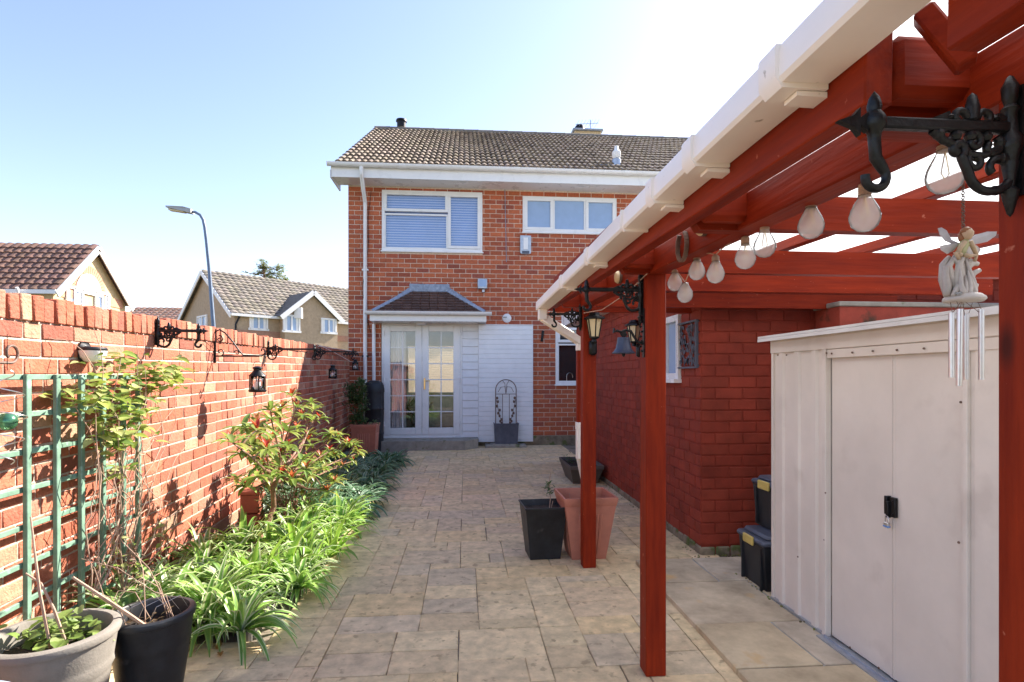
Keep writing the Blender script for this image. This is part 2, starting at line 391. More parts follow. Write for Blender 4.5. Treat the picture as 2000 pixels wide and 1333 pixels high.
def flat_tiles(mb, bl, br, tr, tl, rows, tw, th=.012, cj=.2, lap=.012):
    bl, br, tr, tl = map(Vector, (bl, br, tr, tl)); n = (br-bl).cross(tl-bl).normalized()
    for r in range(rows):
        a0 = bl.lerp(tl, r/rows); a1 = br.lerp(tr, r/rows); b0 = bl.lerp(tl, (r+1)/rows); b1 = br.lerp(tr, (r+1)/rows)
        nc = max(1, int((a1-a0).length/tw)); off = .5 if r % 2 else 0
        ts = [0]+[(c+off)/nc for c in range(0 if off else 1, nc)]+[1]
        for i in range(len(ts)-1):
            if ts[i+1]-ts[i] < .01: continue
            e = .03/nc; t0, t1 = ts[i]+e, ts[i+1]-e; k = 1+random.uniform(-cj, cj)
            p = [a0.lerp(a1, t0)+n*(lap+th), a0.lerp(a1, t1)+n*(lap+th), b0.lerp(b1, t1)+n*.002, b0.lerp(b1, t0)+n*.002]
            q = [a0.lerp(a1, t0)+n*lap*.2, a0.lerp(a1, t1)+n*lap*.2]
            mb.add(p+q, [(0, 1, 2, 3), (0, 4, 5, 1)], (k, k, k))
def slabs(mb, cells, th, gap, wob, colf, bev=.006):
    for (x0, y0, x1, y1) in cells:
        g = gap/2; z = th+random.uniform(-.0015, .0015); w = lambda: random.uniform(-wob, wob)
        c = [(x0+g+w(), y0+g+w()), (x1-g+w(), y0+g+w()), (x1-g+w(), y1-g+w()), (x0+g+w(), y1-g+w())]
        # subdivide the rim so that edges are uneven
        rim = []
        for i in range(4):
            p, q = c[i], c[(i+1) % 4]
            for t in (0, .33, .66): rim.append((p[0]+(q[0]-p[0])*t+(w()*.7 if t else 0), p[1]+(q[1]-p[1])*t+(w()*.7 if t else 0)))
        cx, cy = (x0+x1)/2, (y0+y1)/2
        def ins(p, d):
            l = math.hypot(p[0]-cx, p[1]-cy); return (p[0]-(p[0]-cx)/l*d, p[1]-(p[1]-cy)/l*d)
        n = len(rim); vs = [(*p, 0) for p in rim]+[(*p, z-bev*.7) for p in rim]+[(*ins(p, bev*1.4), z) for p in rim]
        fs = [tuple(range(2*n, 3*n))]
        for i in range(n):
            j = (i+1) % n; fs += [(i, j, j+n, i+n), (i+n, j+n, j+2*n, i+2*n)]
        mb.add(vs, fs, colf())
X_, Y_, Z_ = Vector((1, 0, 0)), Vector((0, 1, 0)), Vector((0, 0, 1))
# ================================================= GROUND
g = MB(); g.quad((-400, -30, -.06), (400, -30, -.06), (400, 900, -.06), (-400, 900, -.06)); g.build('ground', M['ground'], kind='structure')
g = MB(); g.quad((-60, 9, -.05), (-6, 9, -.05), (-6, 22, -.05), (-60, 22, -.05)); g.build('road', M['road'], kind='structure')
HY = 11.0; EX = 1.80
# joint bed of the patio
g = MB(); g.span((-2.3, -3, -.06), (5, HY+.1, .002)); g.build('paving_bed', M['joint'], kind='structure')
u = .107; NX, NY = 32, 122; ox, oy = -1.53, -1.5
occ = [[False]*NX for _ in range(NY)]; cells = []
for j in range(NY):
    for i in range(NX):
        if occ[j][i]: continue
        opts = [(3, 2), (2, 2), (4, 2), (4, 3), (3, 3), (2, 1), (3, 1), (2, 2), (3, 2), (4, 2), (3, 2), (2, 3)]
        random.shuffle(opts); opts.append((2, 1)); opts.append((1, 2)); opts.append((1, 1))
        for (a, b) in opts:
            if i+a <= NX and j+b <= NY and not any(occ[j+q][i+p] for p in range(a) for q in range(b)): break
        for p in range(a):
            for q in range(b): occ[j+q][i+p] = True
        cells.append((ox+i*u, oy+j*u, ox+(i+a)*u, oy+(j+b)*u))
BEDY = 2.95; KX = -1.08
cc = []
for (x0, y0, x1, y1) in cells:
    if y1 > BEDY+.02 and x0 < KX:
        if y0 < BEDY-.03 and x1 <= KX+.1: y1 = BEDY
        else:
            if y0 < BEDY-.03: cc.append((x0, y0, min(x1, KX+.046), BEDY))
            x0 = KX+.05 if x1 > KX+.1 else 99
    if x0 > 50: continue
    if y0 > HY: continue
    cc.append((x0, y0, x1, min(y1, HY+.05)))
PV = pal([(.74, .60, .385), (.71, .57, .37), (.70, .55, .37), (.67, .545, .375), (.65, .54, .385), (.74, .60, .38), (.72, .565, .34), (.70, .56, .36), (.75, .615, .395)], .08)
g = MB(); slabs(g, cc, .014, .0035, .0025, PV, .004)
# paving strip left of the bed's near end, close to the wall
lc = []; y = -1.5
while y < BEDY-.1:
    h = random.choice([.24, .35, .35]); lc.append((ox-.5, y, ox-.004, min(y+h, BEDY))); y += h
slabs(g, lc, .014, .0045, .0025, PV, .004)
g.build('patio', M['pave'], kind='structure')
# cream slab path beside the shed
g = MB(); g.span((1.225, -1, 0), (1.215+3.4, 3.93, .036)); g.build('slab_path_bed', M['slabj'], kind='structure')
sc = []; y = 3.95
rows = [.46, .60, .46, .60, .46, .60, .46]
for k, h in enumerate(rows):
    x = 1.21
    for wd in ([.60, .44, .60, .6] if k % 2 else [.42, .60, .44, .6]): sc.append((x, y-h, x+wd, y)); x += wd
    y -= h
SV = pal([(.72, .66, .58), (.66, .62, .56), (.76, .66, .50), (.66, .64, .60), (.74, .66, .54)], .05)
g = MB(); slabs(g, sc, .045, .012, .002, SV, .006); g.build('slab_path', M['slab'], kind='structure')
# planting bed soil and kerb
g = MB(); n = 26
vs = []; 
for j in range(n+1):
    for i in range(7):
        Y = BEDY+(9.1-BEDY)*j/n; xa = wallX(Y)-.02; x = xa+(KX-.03-xa)*i/6
        vs.append((x, Y, .06+.05*noise.noise(Vector((x*4, Y*4, 1)))+.03*math.sin(i/6*math.pi)))
fs = [(j*7+i, j*7+i+1, j*7+i+8, j*7+i+7) for j in range(n) for i in range(6)]
g.add(vs, fs); g.build('bed_soil', M['soil'], kind='structure')
t = thing('kerb_edging', (KX, BEDY, 0), 'grey stone kerb blocks edging the long planted bed', 'kerb')
y = BEDY
while y < 8.9:
    l = .42; MB().box((KX-.03, y+l/2, .03), (.06, l-.012, .075), Matrix.Rotation(random.uniform(-.02, .02), 3, 'Z'), b=.012).build('kerb_stone', M['kerb'], t); y += l

# ================================================= LEFT BRICK WALL
t = thing('garden_wall', (wallX(5), 5, 0), 'weathered sunlit red brick wall with a row of upright coping bricks, along the planted bed', 'wall')
WY0, WY1, WR = 1.2, HY-.03, .0165; U = Vector((WS, 1, 0)).normalized(); Nw = Vector((1, -WS, 0)).normalized()
WL = (WY1-WY0)*math.sqrt(1+WS*WS); O = Vector((wallX(WY0), WY0, 0)); WT = 1.71; CO = .115
mort = MB(); backing(mort, O-Nw*.0, U, Nw, WL, WT-.02, [], .21)
g = MB(); bricks(g, O, U, Nw, WL, WT-CO, .222, .0797, LB, hdr=.22, jit=.3, dep=.005, gap=.010, bev=.003, wob=.012)
def lift(m): m.v = [(v[0], v[1], v[2]+WR*(v[1]-2.5)*min(1, max(0, v[2])/.4)) for v in m.v]
lift(g); lift(mort)
g.build('brickwork', M['oldbrick'], t, True); mort.build('mortar', M['oldmortar'], t)
g = MB(); R = Matrix((U, -Nw, Z_)).transposed(); x = 0
while x < WL:
    wd = .072*random.uniform(.93, 1.07)
    if random.random() < .1: wd *= 1.35
    h = CO+random.uniform(-.012, .008)
    RR = R @ Matrix.Rotation(random.uniform(-.04, .04), 3, 'Y') @ Matrix.Rotation(random.uniform(-.03, .03), 3, 'Z')
    g.box(O+U*(x+wd/2)+Nw*(-.095+random.uniform(-.006, .006))+Z_*(WT-CO+h/2), (wd-.009, .228, h), RR, LB(), .005); x += wd
lift(g); g.build('coping', M['oldbrick'], t, True)

# ================================================= MAIN HOUSE
hs = thing('brick_house', (1.5, HY, 0), 'two storey red brick house with a grey pantiled roof, white windows and white porch', 'house')
HXL, HXR, HT = -2.225, 7.9, 5.02
def rc(px0, px1, pt, pb, Y=HY):
    pm = (px0+px1)/2; a = PY(px0, 700, Y).x; b = PY(px1, 700, Y).x; return a, b, PY(pm, pb, Y).z, PY(pm, pt, Y).z
W1 = rc(746, 942, 374, 491.5); W2 = rc(1021, 1204, 386, 455.5); W3 = rc(1085, 1190, 638, 751)
DR = rc(745, 934, 632, 856)
hol = [(q[0]-HXL, q[1]-HXL, q[2], q[3]) for q in (W1, W2, W3, DR)]
bk = MB(); Oh = Vector((HXL, HY, 0)); HL = HXR-HXL
backing(bk, Oh, X_, -Y_, HL, HT+.3, hol, .1)
# back, sides of the shell
bk.span((HXL, HY+.1, 0), (HXL+.1, HY+9, HT)); bk.span((HXL+.1, HY+8.9, 2.72), (HXR, HY+9, HT)); bk.span((1.6, HY+8.9, 0), (HXR, HY+9, 2.62)); bk.span((HXR-.1, HY+.1, 0), (HXR, HY+8.9, HT))
bk.span((HXL+.1, HY+.1, 2.62), (HXR-.1, HY+8.9, 2.72)); bk.span((HXL+.1, HY+.1, -.02), (HXR-.1, HY+8.9, .12))
bk.build('mortar', M['mortar'], hs)
g = MB(); bricks(g, Oh, X_, -Y_, 6.6, HT, .236, .0905, HB, holes=hol, z0=.2, dep=.006, gap=.011)
bricks(g, Vector((HXL, HY+.12, 0)), Y_, -X_, 8.8, HT, .236, .0905, HB, z0=.2)
g.build('wall', M['brick'], hs)
g = MB(); g.span((HXL-.0, HY-.03, 0), (DR[0], HY+.05, .2)); g.span((1.3, HY-.03, 0), (HXR, HY+.05, .2)); g.build('plinth', M['plinth'], hs)
# gable
gab = MB(); RY, RZ, EY, EZ = HY+4.5, 8.06, HY-.47, 5.2
gab.prism([(HXL, HY+.01, HT), (HXL, HY+8.99, HT), (HXL, RY, RZ-.12)], (.1, 0, 0)); gab.build('gable', M['brick'], hs)
# roof
rf = MB(); rl = math.hypot(RY-EY, RZ-EZ); V = Vector((0, (RY-EY)/rl, (RZ-EZ)/rl)); RXL = -2.43
pantiles(rf, (RXL, EY, EZ), X_, V, 10.3, rl, .115, .35, lift=.045, amp=.030, seg=4, cj=.22)
rf.build('roof', M['tile'], hs)
rb = MB(); rb.prism([(RXL+.03, EY+.05, EZ-.06), (RXL+.03, RY, RZ-.06), (RXL+.03, HY+9.4, EZ-.06), (RXL+.03, HY+9.4, EZ-.02), (RXL+.03, RY, RZ-.01), (RXL+.03, EY+.05, EZ-.01)], (10.4, 0, 0)); rb.build('roof_deck', M['tileg'], hs)
rd = MB(); x = RXL
while x < 8:
    rd.lathe([(.0, 0), (.10, 0), (.105, .38), (.11, .40), (0, .4)], (x, RY, RZ-.02), 10, Matrix(((0, 0, 1), (0, 1, 0), (-1, 0, 0))).to_3x3()); x += .4
rd.build('ridge', M['tileg'], hs, True)
bg_ = MB(); bg_.bar((RXL+.05, EY+.02, EZ-.06), (RXL+.05, RY, RZ-.07), .03, .14); bg_.bar((RXL+.05, RY, RZ-.07), (RXL+.05, HY+9.4, EZ-.07), .03, .14); bg_.build('bargeboard', M['white'], hs)
# eaves
so_ = MB(); so_.span((-2.42, EY+.02, HT-.0), (HXR, HY+.0, HT+.012))
for k in range(90): so_.span((-2.40+k*.12, EY+.03, HT-.004), (-2.392+k*.12, HY-.01, HT-.0005))
so_.build('soffit', M['upvc'], hs)
fa = MB(); fa.span((-2.44, EY-.01, HT-.01), (HXR, EY+.018, EZ+.02)); fa.span((-2.455, EY-.01, HT-.02), (-2.43, HY+.3, HT+.12)); fa.build('fascia', M['upvc'], hs)
gu = MB(); R = Matrix(((0, 0, 1), (0, 1, 0), (-1, 0, 0))).to_3x3()
prof = []
for k in range(9):
    a = math.pi*k/8; prof.append((math.cos(a)*.06, -math.sin(a)*.065))
def gutter(mb, x0, x1, y, z):
    o = [(y+p[0], z+p[1]) for p in prof]; i = [(y+p[0]*.9, z+p[1]*.9) for p in prof][::-1]
    mb.prism([(x0, *q) for q in o+i], (x1-x0, 0, 0))
gutter(gu, -2.49, HXR, EY-.075, EZ+.045); gu.build('gutter', M['upvc'], hs, True)
for x in (-1.2, .9, 3.0):
    q = MB(); o = [(EY-.075+p[0]*1.12, EZ+.045+p[1]*1.12) for p in prof]; q.prism([(x, *z) for z in o], (.11, 0, 0)); q.build('gutter_union', M['upvc'], hs)
def xz(px, Y, py=700): return PY(px, py, Y).x
xd = xz(714, HY)
dp = MB(); dp.tube([(xz(707, EY), EY-.07, EZ), (xz(707, EY), EY-.07, EZ-.14), (xd, HY-.05, EZ-.52), (xd, HY-.05, .5)], .037, 10); dp.build('downpipe', M['upvc'], hs, True)
for z in (1.75, 3.4): MB().box((xd, HY-.04, z), (.12, .06, .035), b=.005).build('pipe_clip', M['black'] if z < 2 else M['upvc'], hs)
xd2 = xz(731, HY)
MB().tube([(xd2, HY-.05, 2.36), (xd2, HY-.05, .5)], .034, 10).build('porch_downpipe', M['upvc'], hs, True)
MB().tube([(xz(986, HY), HY-.02, HT), (xz(987, HY), HY-.02, 4.5), (xz(989, HY), HY-.02, 3.6)], .006, 5).build('cable', M['lead'], hs)
MB().tube([(xd+.11, HY-.02, HT-.1), (xd+.05, HY-.025, 4.4), (xd+.06, HY-.02, 3.9), (xd-.05, HY-.09, 3.0), (xd+.05, HY-.02, 2.4), (xd+.1, HY-.02, 2.2)], .005, 5).build('cable', M['iron'], hs)

def frame_rect(mb, x0, x1, z0, z1, w_, y0, y1, b=.004):
    mb.span((x0, y0, z0), (x1, y1, z0+w_), bev=b); mb.span((x0, y0, z1-w_), (x1, y1, z1), bev=b)
    mb.span((x0, y0, z0+w_), (x0+w_, y1, z1-w_), bev=b); mb.span((x1-w_, y0, z0+w_), (x1, y1, z1-w_), bev=b)
def window(nm, q, panes, glass, blind=False, inner=None):
    x0, x1, z0, z1 = q; g = MB(); frame_rect(g, x0, x1, z0, z1, .055, HY-.015, HY+.06)
    f = None; gl = MB(); bl = MB()
    for (a, b, c, d, sash) in panes:    # fractions
        px0, px1, pz0, pz1 = x0+(x1-x0)*a, x0+(x1-x0)*b, z0+(z1-z0)*c, z0+(z1-z0)*d
        frame_rect(g, px0, px1, pz0, pz1, .055 if sash else .035, HY-(.026 if sash else .008), HY+.055)
        k = .05 if sash else .03
        gl.span((px0+k, HY+.018, pz0+k), (px1-k, HY+.024, pz1-k))
        if blind:
            z = pz0+k+.02
            while z < pz1-k-.01:
                bl.bar((px0+k, HY+.085, z), (px1-k, HY+.085, z), .016, .002, up=(0, 1, .35)); z += .048
    g.span((x0-.02, HY-.05, z0-.03), (x1+.02, HY+.02, z0), bev=.006)
    f = g.build('window', M['upvc'], hs, True)
    gl.build('pane', glass, f)
    if blind: bl.build('blind', M['blind'], f)
    if inner: 
        i = MB(); i.span((x0+.03, HY+.14, z0+.03), (x1-.03, HY+.15, z1-.03)); i.build('shade_sheet', inner, f)  # flat sheet behind the panes, the shade inside put into its colour
    return f
window('w', W1, [(.02, .655, .52+.13, .97, 1), (.02, .655, .03, .62, 0), (.655, .98, .05, .96, 1)], M['glassdark'], True, M['bluesh'])
window('w', W2, [(.02, .32, .06, .95, 1), (.32, .668, .05, .95, 0), (.668, .985, .06, .95, 1)], M['frost'])
w3 = window('w', W3, [(.03, .97, .03, .70, 0), (.03, .97, .72, .98, 1)], M['glass'], False, M['dark'])
tp = MB(); a = Vector((xz(1108, HY), HY+.07, W3[2]+.04)); tp.tube([a, a+Z_*.12]+[a+Vector((.06-.06*math.cos(k*math.pi/8), 0, .12+.07*math.sin(k*math.pi/8))) for k in range(1, 9)]+[a+Vector((.12, 0, .09))], .009, 8); tp.build('tap', M['steel'], w3, True)
# French doors
x0, x1, z0, z1 = rc(746, 903, 632, 853); xm = xz(824.5, HY)
fr = MB(); frame_rect(fr, x0, x1, z0, z1, .05, HY-.02, HY+.07); fr.span((x0-.01, HY-.08, z0-.05), (x1+.01, HY+.02, z0), bev=.006)
fr.build('door_frame', M['upvc'], hs, True)
for s, (a, b, pa, pb) in enumerate([(x0+.045, xm-.002, 762, 811), (xm+.002, x1-.045, 837.5, 885.5)]):
    d = MB(); ga, gb = xz(pa, HY-.03), xz(pb, HY-.03); gz0, gz1 = PY(820, 836, HY-.03).z, PY(820, 648, HY-.03).z
    y0, y1 = HY-.045, HY+.02
    d.span((a, y0, z0+.045), (ga, y1, z1-.045), bev=.005); d.span((gb, y0, z0+.045), (b, y1, z1-.045), bev=.005)
    d.span((ga, y0, z0+.045), (gb, y1, gz0), bev=.005); d.span((ga, y0, gz1), (gb, y1, z1-.045), bev=.005)
    bw = .010; xc = (ga+gb)/2; d.span((xc-bw, HY-.03, gz0), (xc+bw, HY+.0, gz1))
    for k in range(1, 6): zz = gz0+(gz1-gz0)*k/6; d.span((ga, HY-.028, zz-bw), (gb, HY+.002, zz+bw))
    o = d.build('door', M['upvc'], hs, True)
    gl = MB(); gl.span((ga, HY-.013, gz0), (gb, HY-.008, gz1)); gl.build('pane', M['glass'], o)
    if s == 1:
        h = MB(); hx = xm+.05; hz = PY(830, 748, HY).z; h.box((hx, HY-.055, hz-.02), (.032, .014, .22), b=.004); h.tube([(hx, HY-.06, hz+.04), (hx, HY-.10, hz+.04), (hx+.10, HY-.10, hz+.035)], .009, 8); h.build('handle', M['brass'], o, True)
    hn = MB()
    for zz in (z0+.25, (z0+z1)/2, z1-.2): hn.tube([(a if s == 0 else b, HY-.055, zz-.05), (a if s == 0 else b, HY-.055, zz+.05)], .012, 8); hn.box(((a+.03) if s == 0 else (b-.03), HY-.05, zz+.03), (.09, .01, .018))
    hn.build('hinge', M['upvc'], o, True)
# horizontal cladding beside the doors, and the large clad panel
ca, cb = x1+.002, DR[1]; cl = MB(); n = 15
for k in range(n):
    za = z0-.05+(z1-z0+.05)*k/n; zb = z0-.05+(z1-z0+.05)*(k+1)/n
    cl.prism([(ca, HY-.03, za+.004), (ca, HY-.014, zb), (ca, HY+.05, zb), (ca, HY+.05, za+.004)], (cb-ca, 0, 0))
cl.span((ca-.06, HY+.052, .15), (cb+.02, HY+.10, z1+.1)); cl.build('cladding', M['clad'], hs)  # hidden backing board added to stop sun leaking out through the slats
pa, pb, pz0, pz1 = rc(934.5, 1041, 634, 861, HY-.1); cl = MB(); n = 24
cl.span((pa, HY-.088, pz0), (pb, HY-.002, pz1))
for k in range(n):
    za = pz0+.015+(pz1-pz0-.03)*k/n; zb = pz0+.015+(pz1-pz0-.03)*(k+1)/n
    cl.prism([(pa+.012, HY-.109, za+.003), (pa+.012, HY-.107, zb-.012), (pa+.012, HY-.098, zb), (pa+.012, HY-.089, zb), (pa+.012, HY-.089, za), (pa+.012, HY-.102, za)], (pb-pa-.024, 0, 0))
frame_rect(cl, pa, pb, pz0, pz1, .012, HY-.114, HY-.089, .002)
cl.span((pa, HY-.12, pz0-.02), (pb, HY-.02, pz0-.001)); cl.build('shutter_panel', M['clad'], hs)
# step
q0, q1 = PG(735, 882), PG(934, 876)
st = MB(); ys = PG(830, 882).y
st.prism([(q0.x-.4, HY-.04, .0), (q0.x-.4, ys+.02, .0), (q0.x+.3, ys, 0), (q1.x-.25, ys, 0), (q1.x, ys+.3, 0), (q1.x, HY-.04, 0)], (0, 0, .185)); st.build('door_step', M['concrete'], hs)
st = MB(); st.span((DR[0], HY-.028, 0), (pb+.02, HY+.03, z0-.05)); st.build('threshold', M['plinth'], hs)
# porch
PYf = HY-.52; a = PY(728, 609, PYf); b = PY(946, 611, PYf); tl = PY(806, 569, HY-.02); tr = PY(872, 570, HY-.02)
zb = (a.z+b.z)/2; zt = (tl.z+tr.z)/2; BL, BR = Vector((a.x, PYf, zb)), Vector((b.x, PYf, zb)); TL, TR = Vector((tl.x, HY-.02, zt)), Vector((tr.x, HY-.02, zt))
WLc, WRc = Vector((BL.x, HY-.02, zb)), Vector((BR.x, HY-.02, zb))
pt = MB(); flat_tiles(pt, BL, BR, TR, TL, 8, .16); 
pt.add([BL, WLc, TL], [(0, 1, 2)], (1, 1, 1)); pt.add([BR, TR, WRc], [(0, 1, 2)], (1, 1, 1)); pt.quad(BL, BR, WRc, WLc, (1, 1, 1)); pt.build('porch_roof', M['tilep'], hs)
ld = MB()
ld.bar(BL+Z_*.02, TL+Z_*.03, .07, .02, up=(0, -1, 1)); ld.bar(BR+Z_*.02, TR+Z_*.03, .07, .02, up=(0, -1, 1))
ld.span((TL.x-.06, HY-.05, TL.z-.01), (TR.x+.06, HY-.007, TL.z+.14), bev=.006)
for sg, T_, B_ in ((-1, TL, WLc), (1, TR, WRc)):
    n = 8
    for k in range(n):
        xa = T_.x+(B_.x-T_.x)*k/n; xb = T_.x+(B_.x-T_.x)*(k+1)/n; za = T_.z+(B_.z-T_.z)*k/n; zc = T_.z+(B_.z-T_.z)*(k+1)/n
        ld.prism([(xa, HY-.016-k*.0004, za-.05), (xb, HY-.016-k*.0004, zc-.05), (xb+sg*.03, HY-.016-k*.0004, zc+.10), (xa, HY-.016-k*.0004, za+.11)], (0, .009, 0))
ld.build('flashing', M['lead'], hs)
fc = MB(); xa, xb = xz(722, PYf-.03), xz(950, PYf-.03)
fc.span((xa, PYf-.02, zb-.17), (xb, PYf+.0, zb-.01)); fc.span((xa, PYf, zb-.17), (xa+.02, HY-.01, zb-.01)); fc.span((xb-.02, PYf, zb-.17), (xb, HY-.01, zb-.01)); fc.span((xa+.02, PYf, zb-.165), (xb-.02, HY-.01, zb-.15))
fc.build('porch_fascia', M['upvc'], hs)
pg = MB(); prof2 = prof; gutter(pg, xz(714, PYf), xz(960, PYf), PYf-.08, zb+.0); pg.build('porch_gutter', M['upvc'], hs, True)
MB().lathe([(0, -.05), (.08, -.045), (.11, -.01), (.11, 0)], (xz(822, HY-.25), HY-.25, zb-.166), 18).build('porch_lamp', M['white'], hs, True)
# room behind the doors
rm = MB(); ra, rb_, rY = DR[0]-.4, DR[1]+1.2, HY+3.6
rm.span((ra-.05, HY+.12, .14), (ra, rY, 2.6)); rm.span((rb_, HY+.12, .14), (rb_+.05, rY, 2.6))
rm.span((ra, rY, .14), (ra+.5, rY+.05, 2.6)); rm.span((rb_-.4, rY, .14), (rb_, rY+.05, 2.6)); rm.span((ra+.5, rY, .14), (rb_-.4, rY+.05, .9)); rm.span((ra+.5, rY, 2.2), (rb_-.4, rY+.05, 2.6))
rm.span((ra, HY+.12, 2.57), (rb_, rY, 2.61)); rm.build('room', M['room'], hs)
MB().span((ra, HY+.1, .125), (rb_, rY, .16)).build('room_floor', M['carpet'], hs)
cu = MB(); vs = []; n = 30
for k in range(n+1):
    x = x0+.05+k*.013; y = HY+.16+.025*math.sin(k*1.1); vs += [(x, y, .2), (x, y, 2.25)]
cu.add(vs, [(2*k, 2*k+2, 2*k+3, 2*k+1) for k in range(n)]); cu.build('curtain', M['curtain'], hs, 'all')
fu = MB(); fu.box((xm+.35, HY+1.3, .42), (.95, .7, .30), b=.06); fu.box((xm+.35, HY+1.65, .72), (.95, .2, .55), b=.07); fu.box((xm+.72, HY+1.25, .70), (.16, .6, .3), b=.05); fu.build('armchair', M['sofa'], hs, True)
wf = MB(); frame_rect(wf, ra+.5, rb_-.4, .9, 2.2, .06, rY-.02, rY+.04); wf.span(((ra+rb_)/2+.05, rY-.02, .9), ((ra+rb_)/2+.12, rY+.04, 2.2)); 
z = 1.3
while z < 2.18: wf.bar((ra+.95, rY-.05, z), (rb_-.75, rY-.05, z), .03, .002, up=(0, .1, 1)); z += .06
wf.build('back_window', M['upvc'], hs)
pl = MB()
for k in range(40):
    a = random.uniform(0, 6.28); b = Vector((xm-.33, HY+.45, .75)); e = b+Vector((math.cos(a)*.18, math.sin(a)*.14, random.uniform(-.35, .25)))
    pl.bar(b, e, .012, .003, col=(.05, .12, .03))
pl.box((xm-.33, HY+.45, .4), (.2, .2, .45), b=.02, col=(.3, .2, .12)); pl.build('house_plant', M['leaf'], hs)
# small fittings on the house, each a thing
def on(px, py, Y=HY-.006): return PY(px, py, Y)
p = on(1026, 479); t = thing('alarm_box', p, 'grey white alarm sounder box on the brickwork below the three-pane upstairs window', 'alarm box')
g = MB(); s = .105
g.prism([p+Vector(q) for q in [(-s, 0, .17), (s, 0, .17), (s, 0, -.17), (.07, 0, -.19), (-.07, 0, -.19), (-s, 0, -.17)]], (0, -.07, 0)); g.build('casing', M['lead'] if 0 else M['zinc'], t)
MB().span(p+Vector((-.045, -.082, -.10)), p+Vector((.045, -.069, .13)), bev=.004).build('front_panel', M['upvc'], t); MB().span(p+Vector((-.07, -.078, -.185)), p+Vector((.07, -.0705, -.13)), bev=.004).build('lamp_lens', M['slate'], t)
p = on(942, 556); t = thing('flood_light', p, 'small square grey flood light on the brickwork above the porch roof', 'flood light')
MB().box(p+Vector((0, -.06, 0)), (.19, .10, .20), b=.012).build('casing', M['zinc'], t, True); MB().box(p+Vector((0, -.113, .01)), (.15, .006, .14)).build('pane', M['frost'], t); MB().box(p+Vector((.02, -.03, -.13)), (.05, .05, .06), b=.006).build('bracket', M['zinc'], t)
p = on(990, 622); t = thing('wall_vent', p, 'round white vent cover just above the white slatted panel', 'vent')
g = MB(); g.lathe([(0, .05), (.05, .05), (.085, .03), (.09, 0)], p+Vector((0, 0, 0)), 20, Matrix.Rotation(math.radians(90), 3, 'X')); g.build('cover', M['cream'] if 0 else M['white'], t, True)
MB().box(p+Vector((-.04, -.055, .015)), (.07, .02, .012)).build('slot', M['slate'], t)
p = on(1059, 657); o = MB().box(p+Vector((0, -.02, 0)), (.05, .03, .22), Matrix.Rotation(.12, 3, 'Y'), b=.01).build('thermometer', M['iron']); tag(o, 'narrow black plaque on bricks between the slatted panel and kitchen window', 'plaque')
p = PY(1204, 322, EY+.95); z = p.z
t = thing('roof_vent_pipe', (p.x, p.y, z), 'grey white vent pipe with a cowl standing on the roof slope', 'vent pipe')
MB().lathe([(.10, -.16), (.095, .10), (.075, .12), (.0, .12)], p, 14).build('pipe', M['zinc'], t, True); MB().lathe([(.0, .12), (.06, .12), (.09, .16), (.09, .26), (.05, .30), (.04, .38), (0, .40)], p, 14).build('cowl', M['white'], t, True)
p = PY(784, 244, RY+.1); o = MB().lathe([(.12, -.05), (.12, .10), (.15, .11), (.14, .16), (0, .18)], (p.x, RY+.1, p.z-.03), 14).build('chimney_cowl', M['iron'], None, True); tag(o, 'small black flue cowl on the left end of the roof ridge', 'cowl')
p = PY(1145, 266, RY+1.2); t = thing('chimney_stack', (p.x, p.y, p.z-.5), 'low chimney behind the ridge with lead capping and dark pots', 'chimney')
MB().box(p+Vector((0, 0, -.35)), (.8, .5, .8), b=.02).build('stack', M['ybrick'], t); MB().box(p+Vector((0, 0, .08)), (.92, .6, .06), b=.02).build('cap', M['lead'], t); MB().lathe([(.17, .0), (.15, .14), (.1, .2), (0, .22)], p+Vector((-.2, 0, .11)), 14).build('pot', M['iron'], t, True)
p = PY(1153, 262, RY+1.0); t = thing('television_aerial', p, 'thin television aerial on a pole above the chimney', 'aerial')
MB().tube([p, p+Z_*.42], .012, 6).build('pole', M['lead'], t)
g = MB(); h = p+Z_*.3; g.tube([h+Vector((-.45, 0, -.03)), h+Vector((.25, 0, .03))], .008, 5)
for k in range(7): c = h+Vector((-.4+k*.1, 0, -.02+k*.007)); g.tube([c+Vector((-.05, .1, -.08)), c+Vector((.05, -.1, .08))], .005, 4)
g.build('boom', M['lead'], t)

# ================================================= RED PAINTED EXTENSION
e0 = PG(1370, 1088); EY0 = e0.y; EX = e0.x; ET = 2.14
t = thing('red_extension', (EX+1, (EY0+HY)/2, 0), 'single storey extension of brick painted dark red, behind the pergola, near the house', 'extension')
wy0, wy1 = PX(1331, 700, EX).y, PX(1278, 700, EX).y; wz0, wz1 = PX(1318, 741, EX).z, PX(1318, 618, EX).z
hl = [(wy0-EY0, wy1-EY0, wz0, wz1)]
bk = MB(); EYE = EY0+4.75  # far end, out of view, lengthened so its shadow meets the house's
backing(bk, Vector((EX, EY0, 0)), Y_, -X_, EYE-EY0, ET, hl, .1); bk.span((EX+.1, EYE-.1, 0), (EX+3.3, EYE, ET))
backing(bk, Vector((EX+.1, EY0, 0)), X_, -Y_, 3.2, ET, [], .1)
bk.col = (.9, .9, .9)
bk.build('mortar', M['rendred'], t)
g = MB(); bricks(g, Vector((EX, EY0-.004, 0)), Y_, -X_, EYE-EY0, ET, .215, .0845, RB, holes=hl, z0=.085, dep=.007, gap=.011)
bricks(g, Vector((EX-.004, EY0, 0)), X_, -Y_, 3.2, ET, .215, .0845, RB, z0=.085, dep=.007, gap=.011); g.build('wall', M['rendred'], t)
g = MB(); 
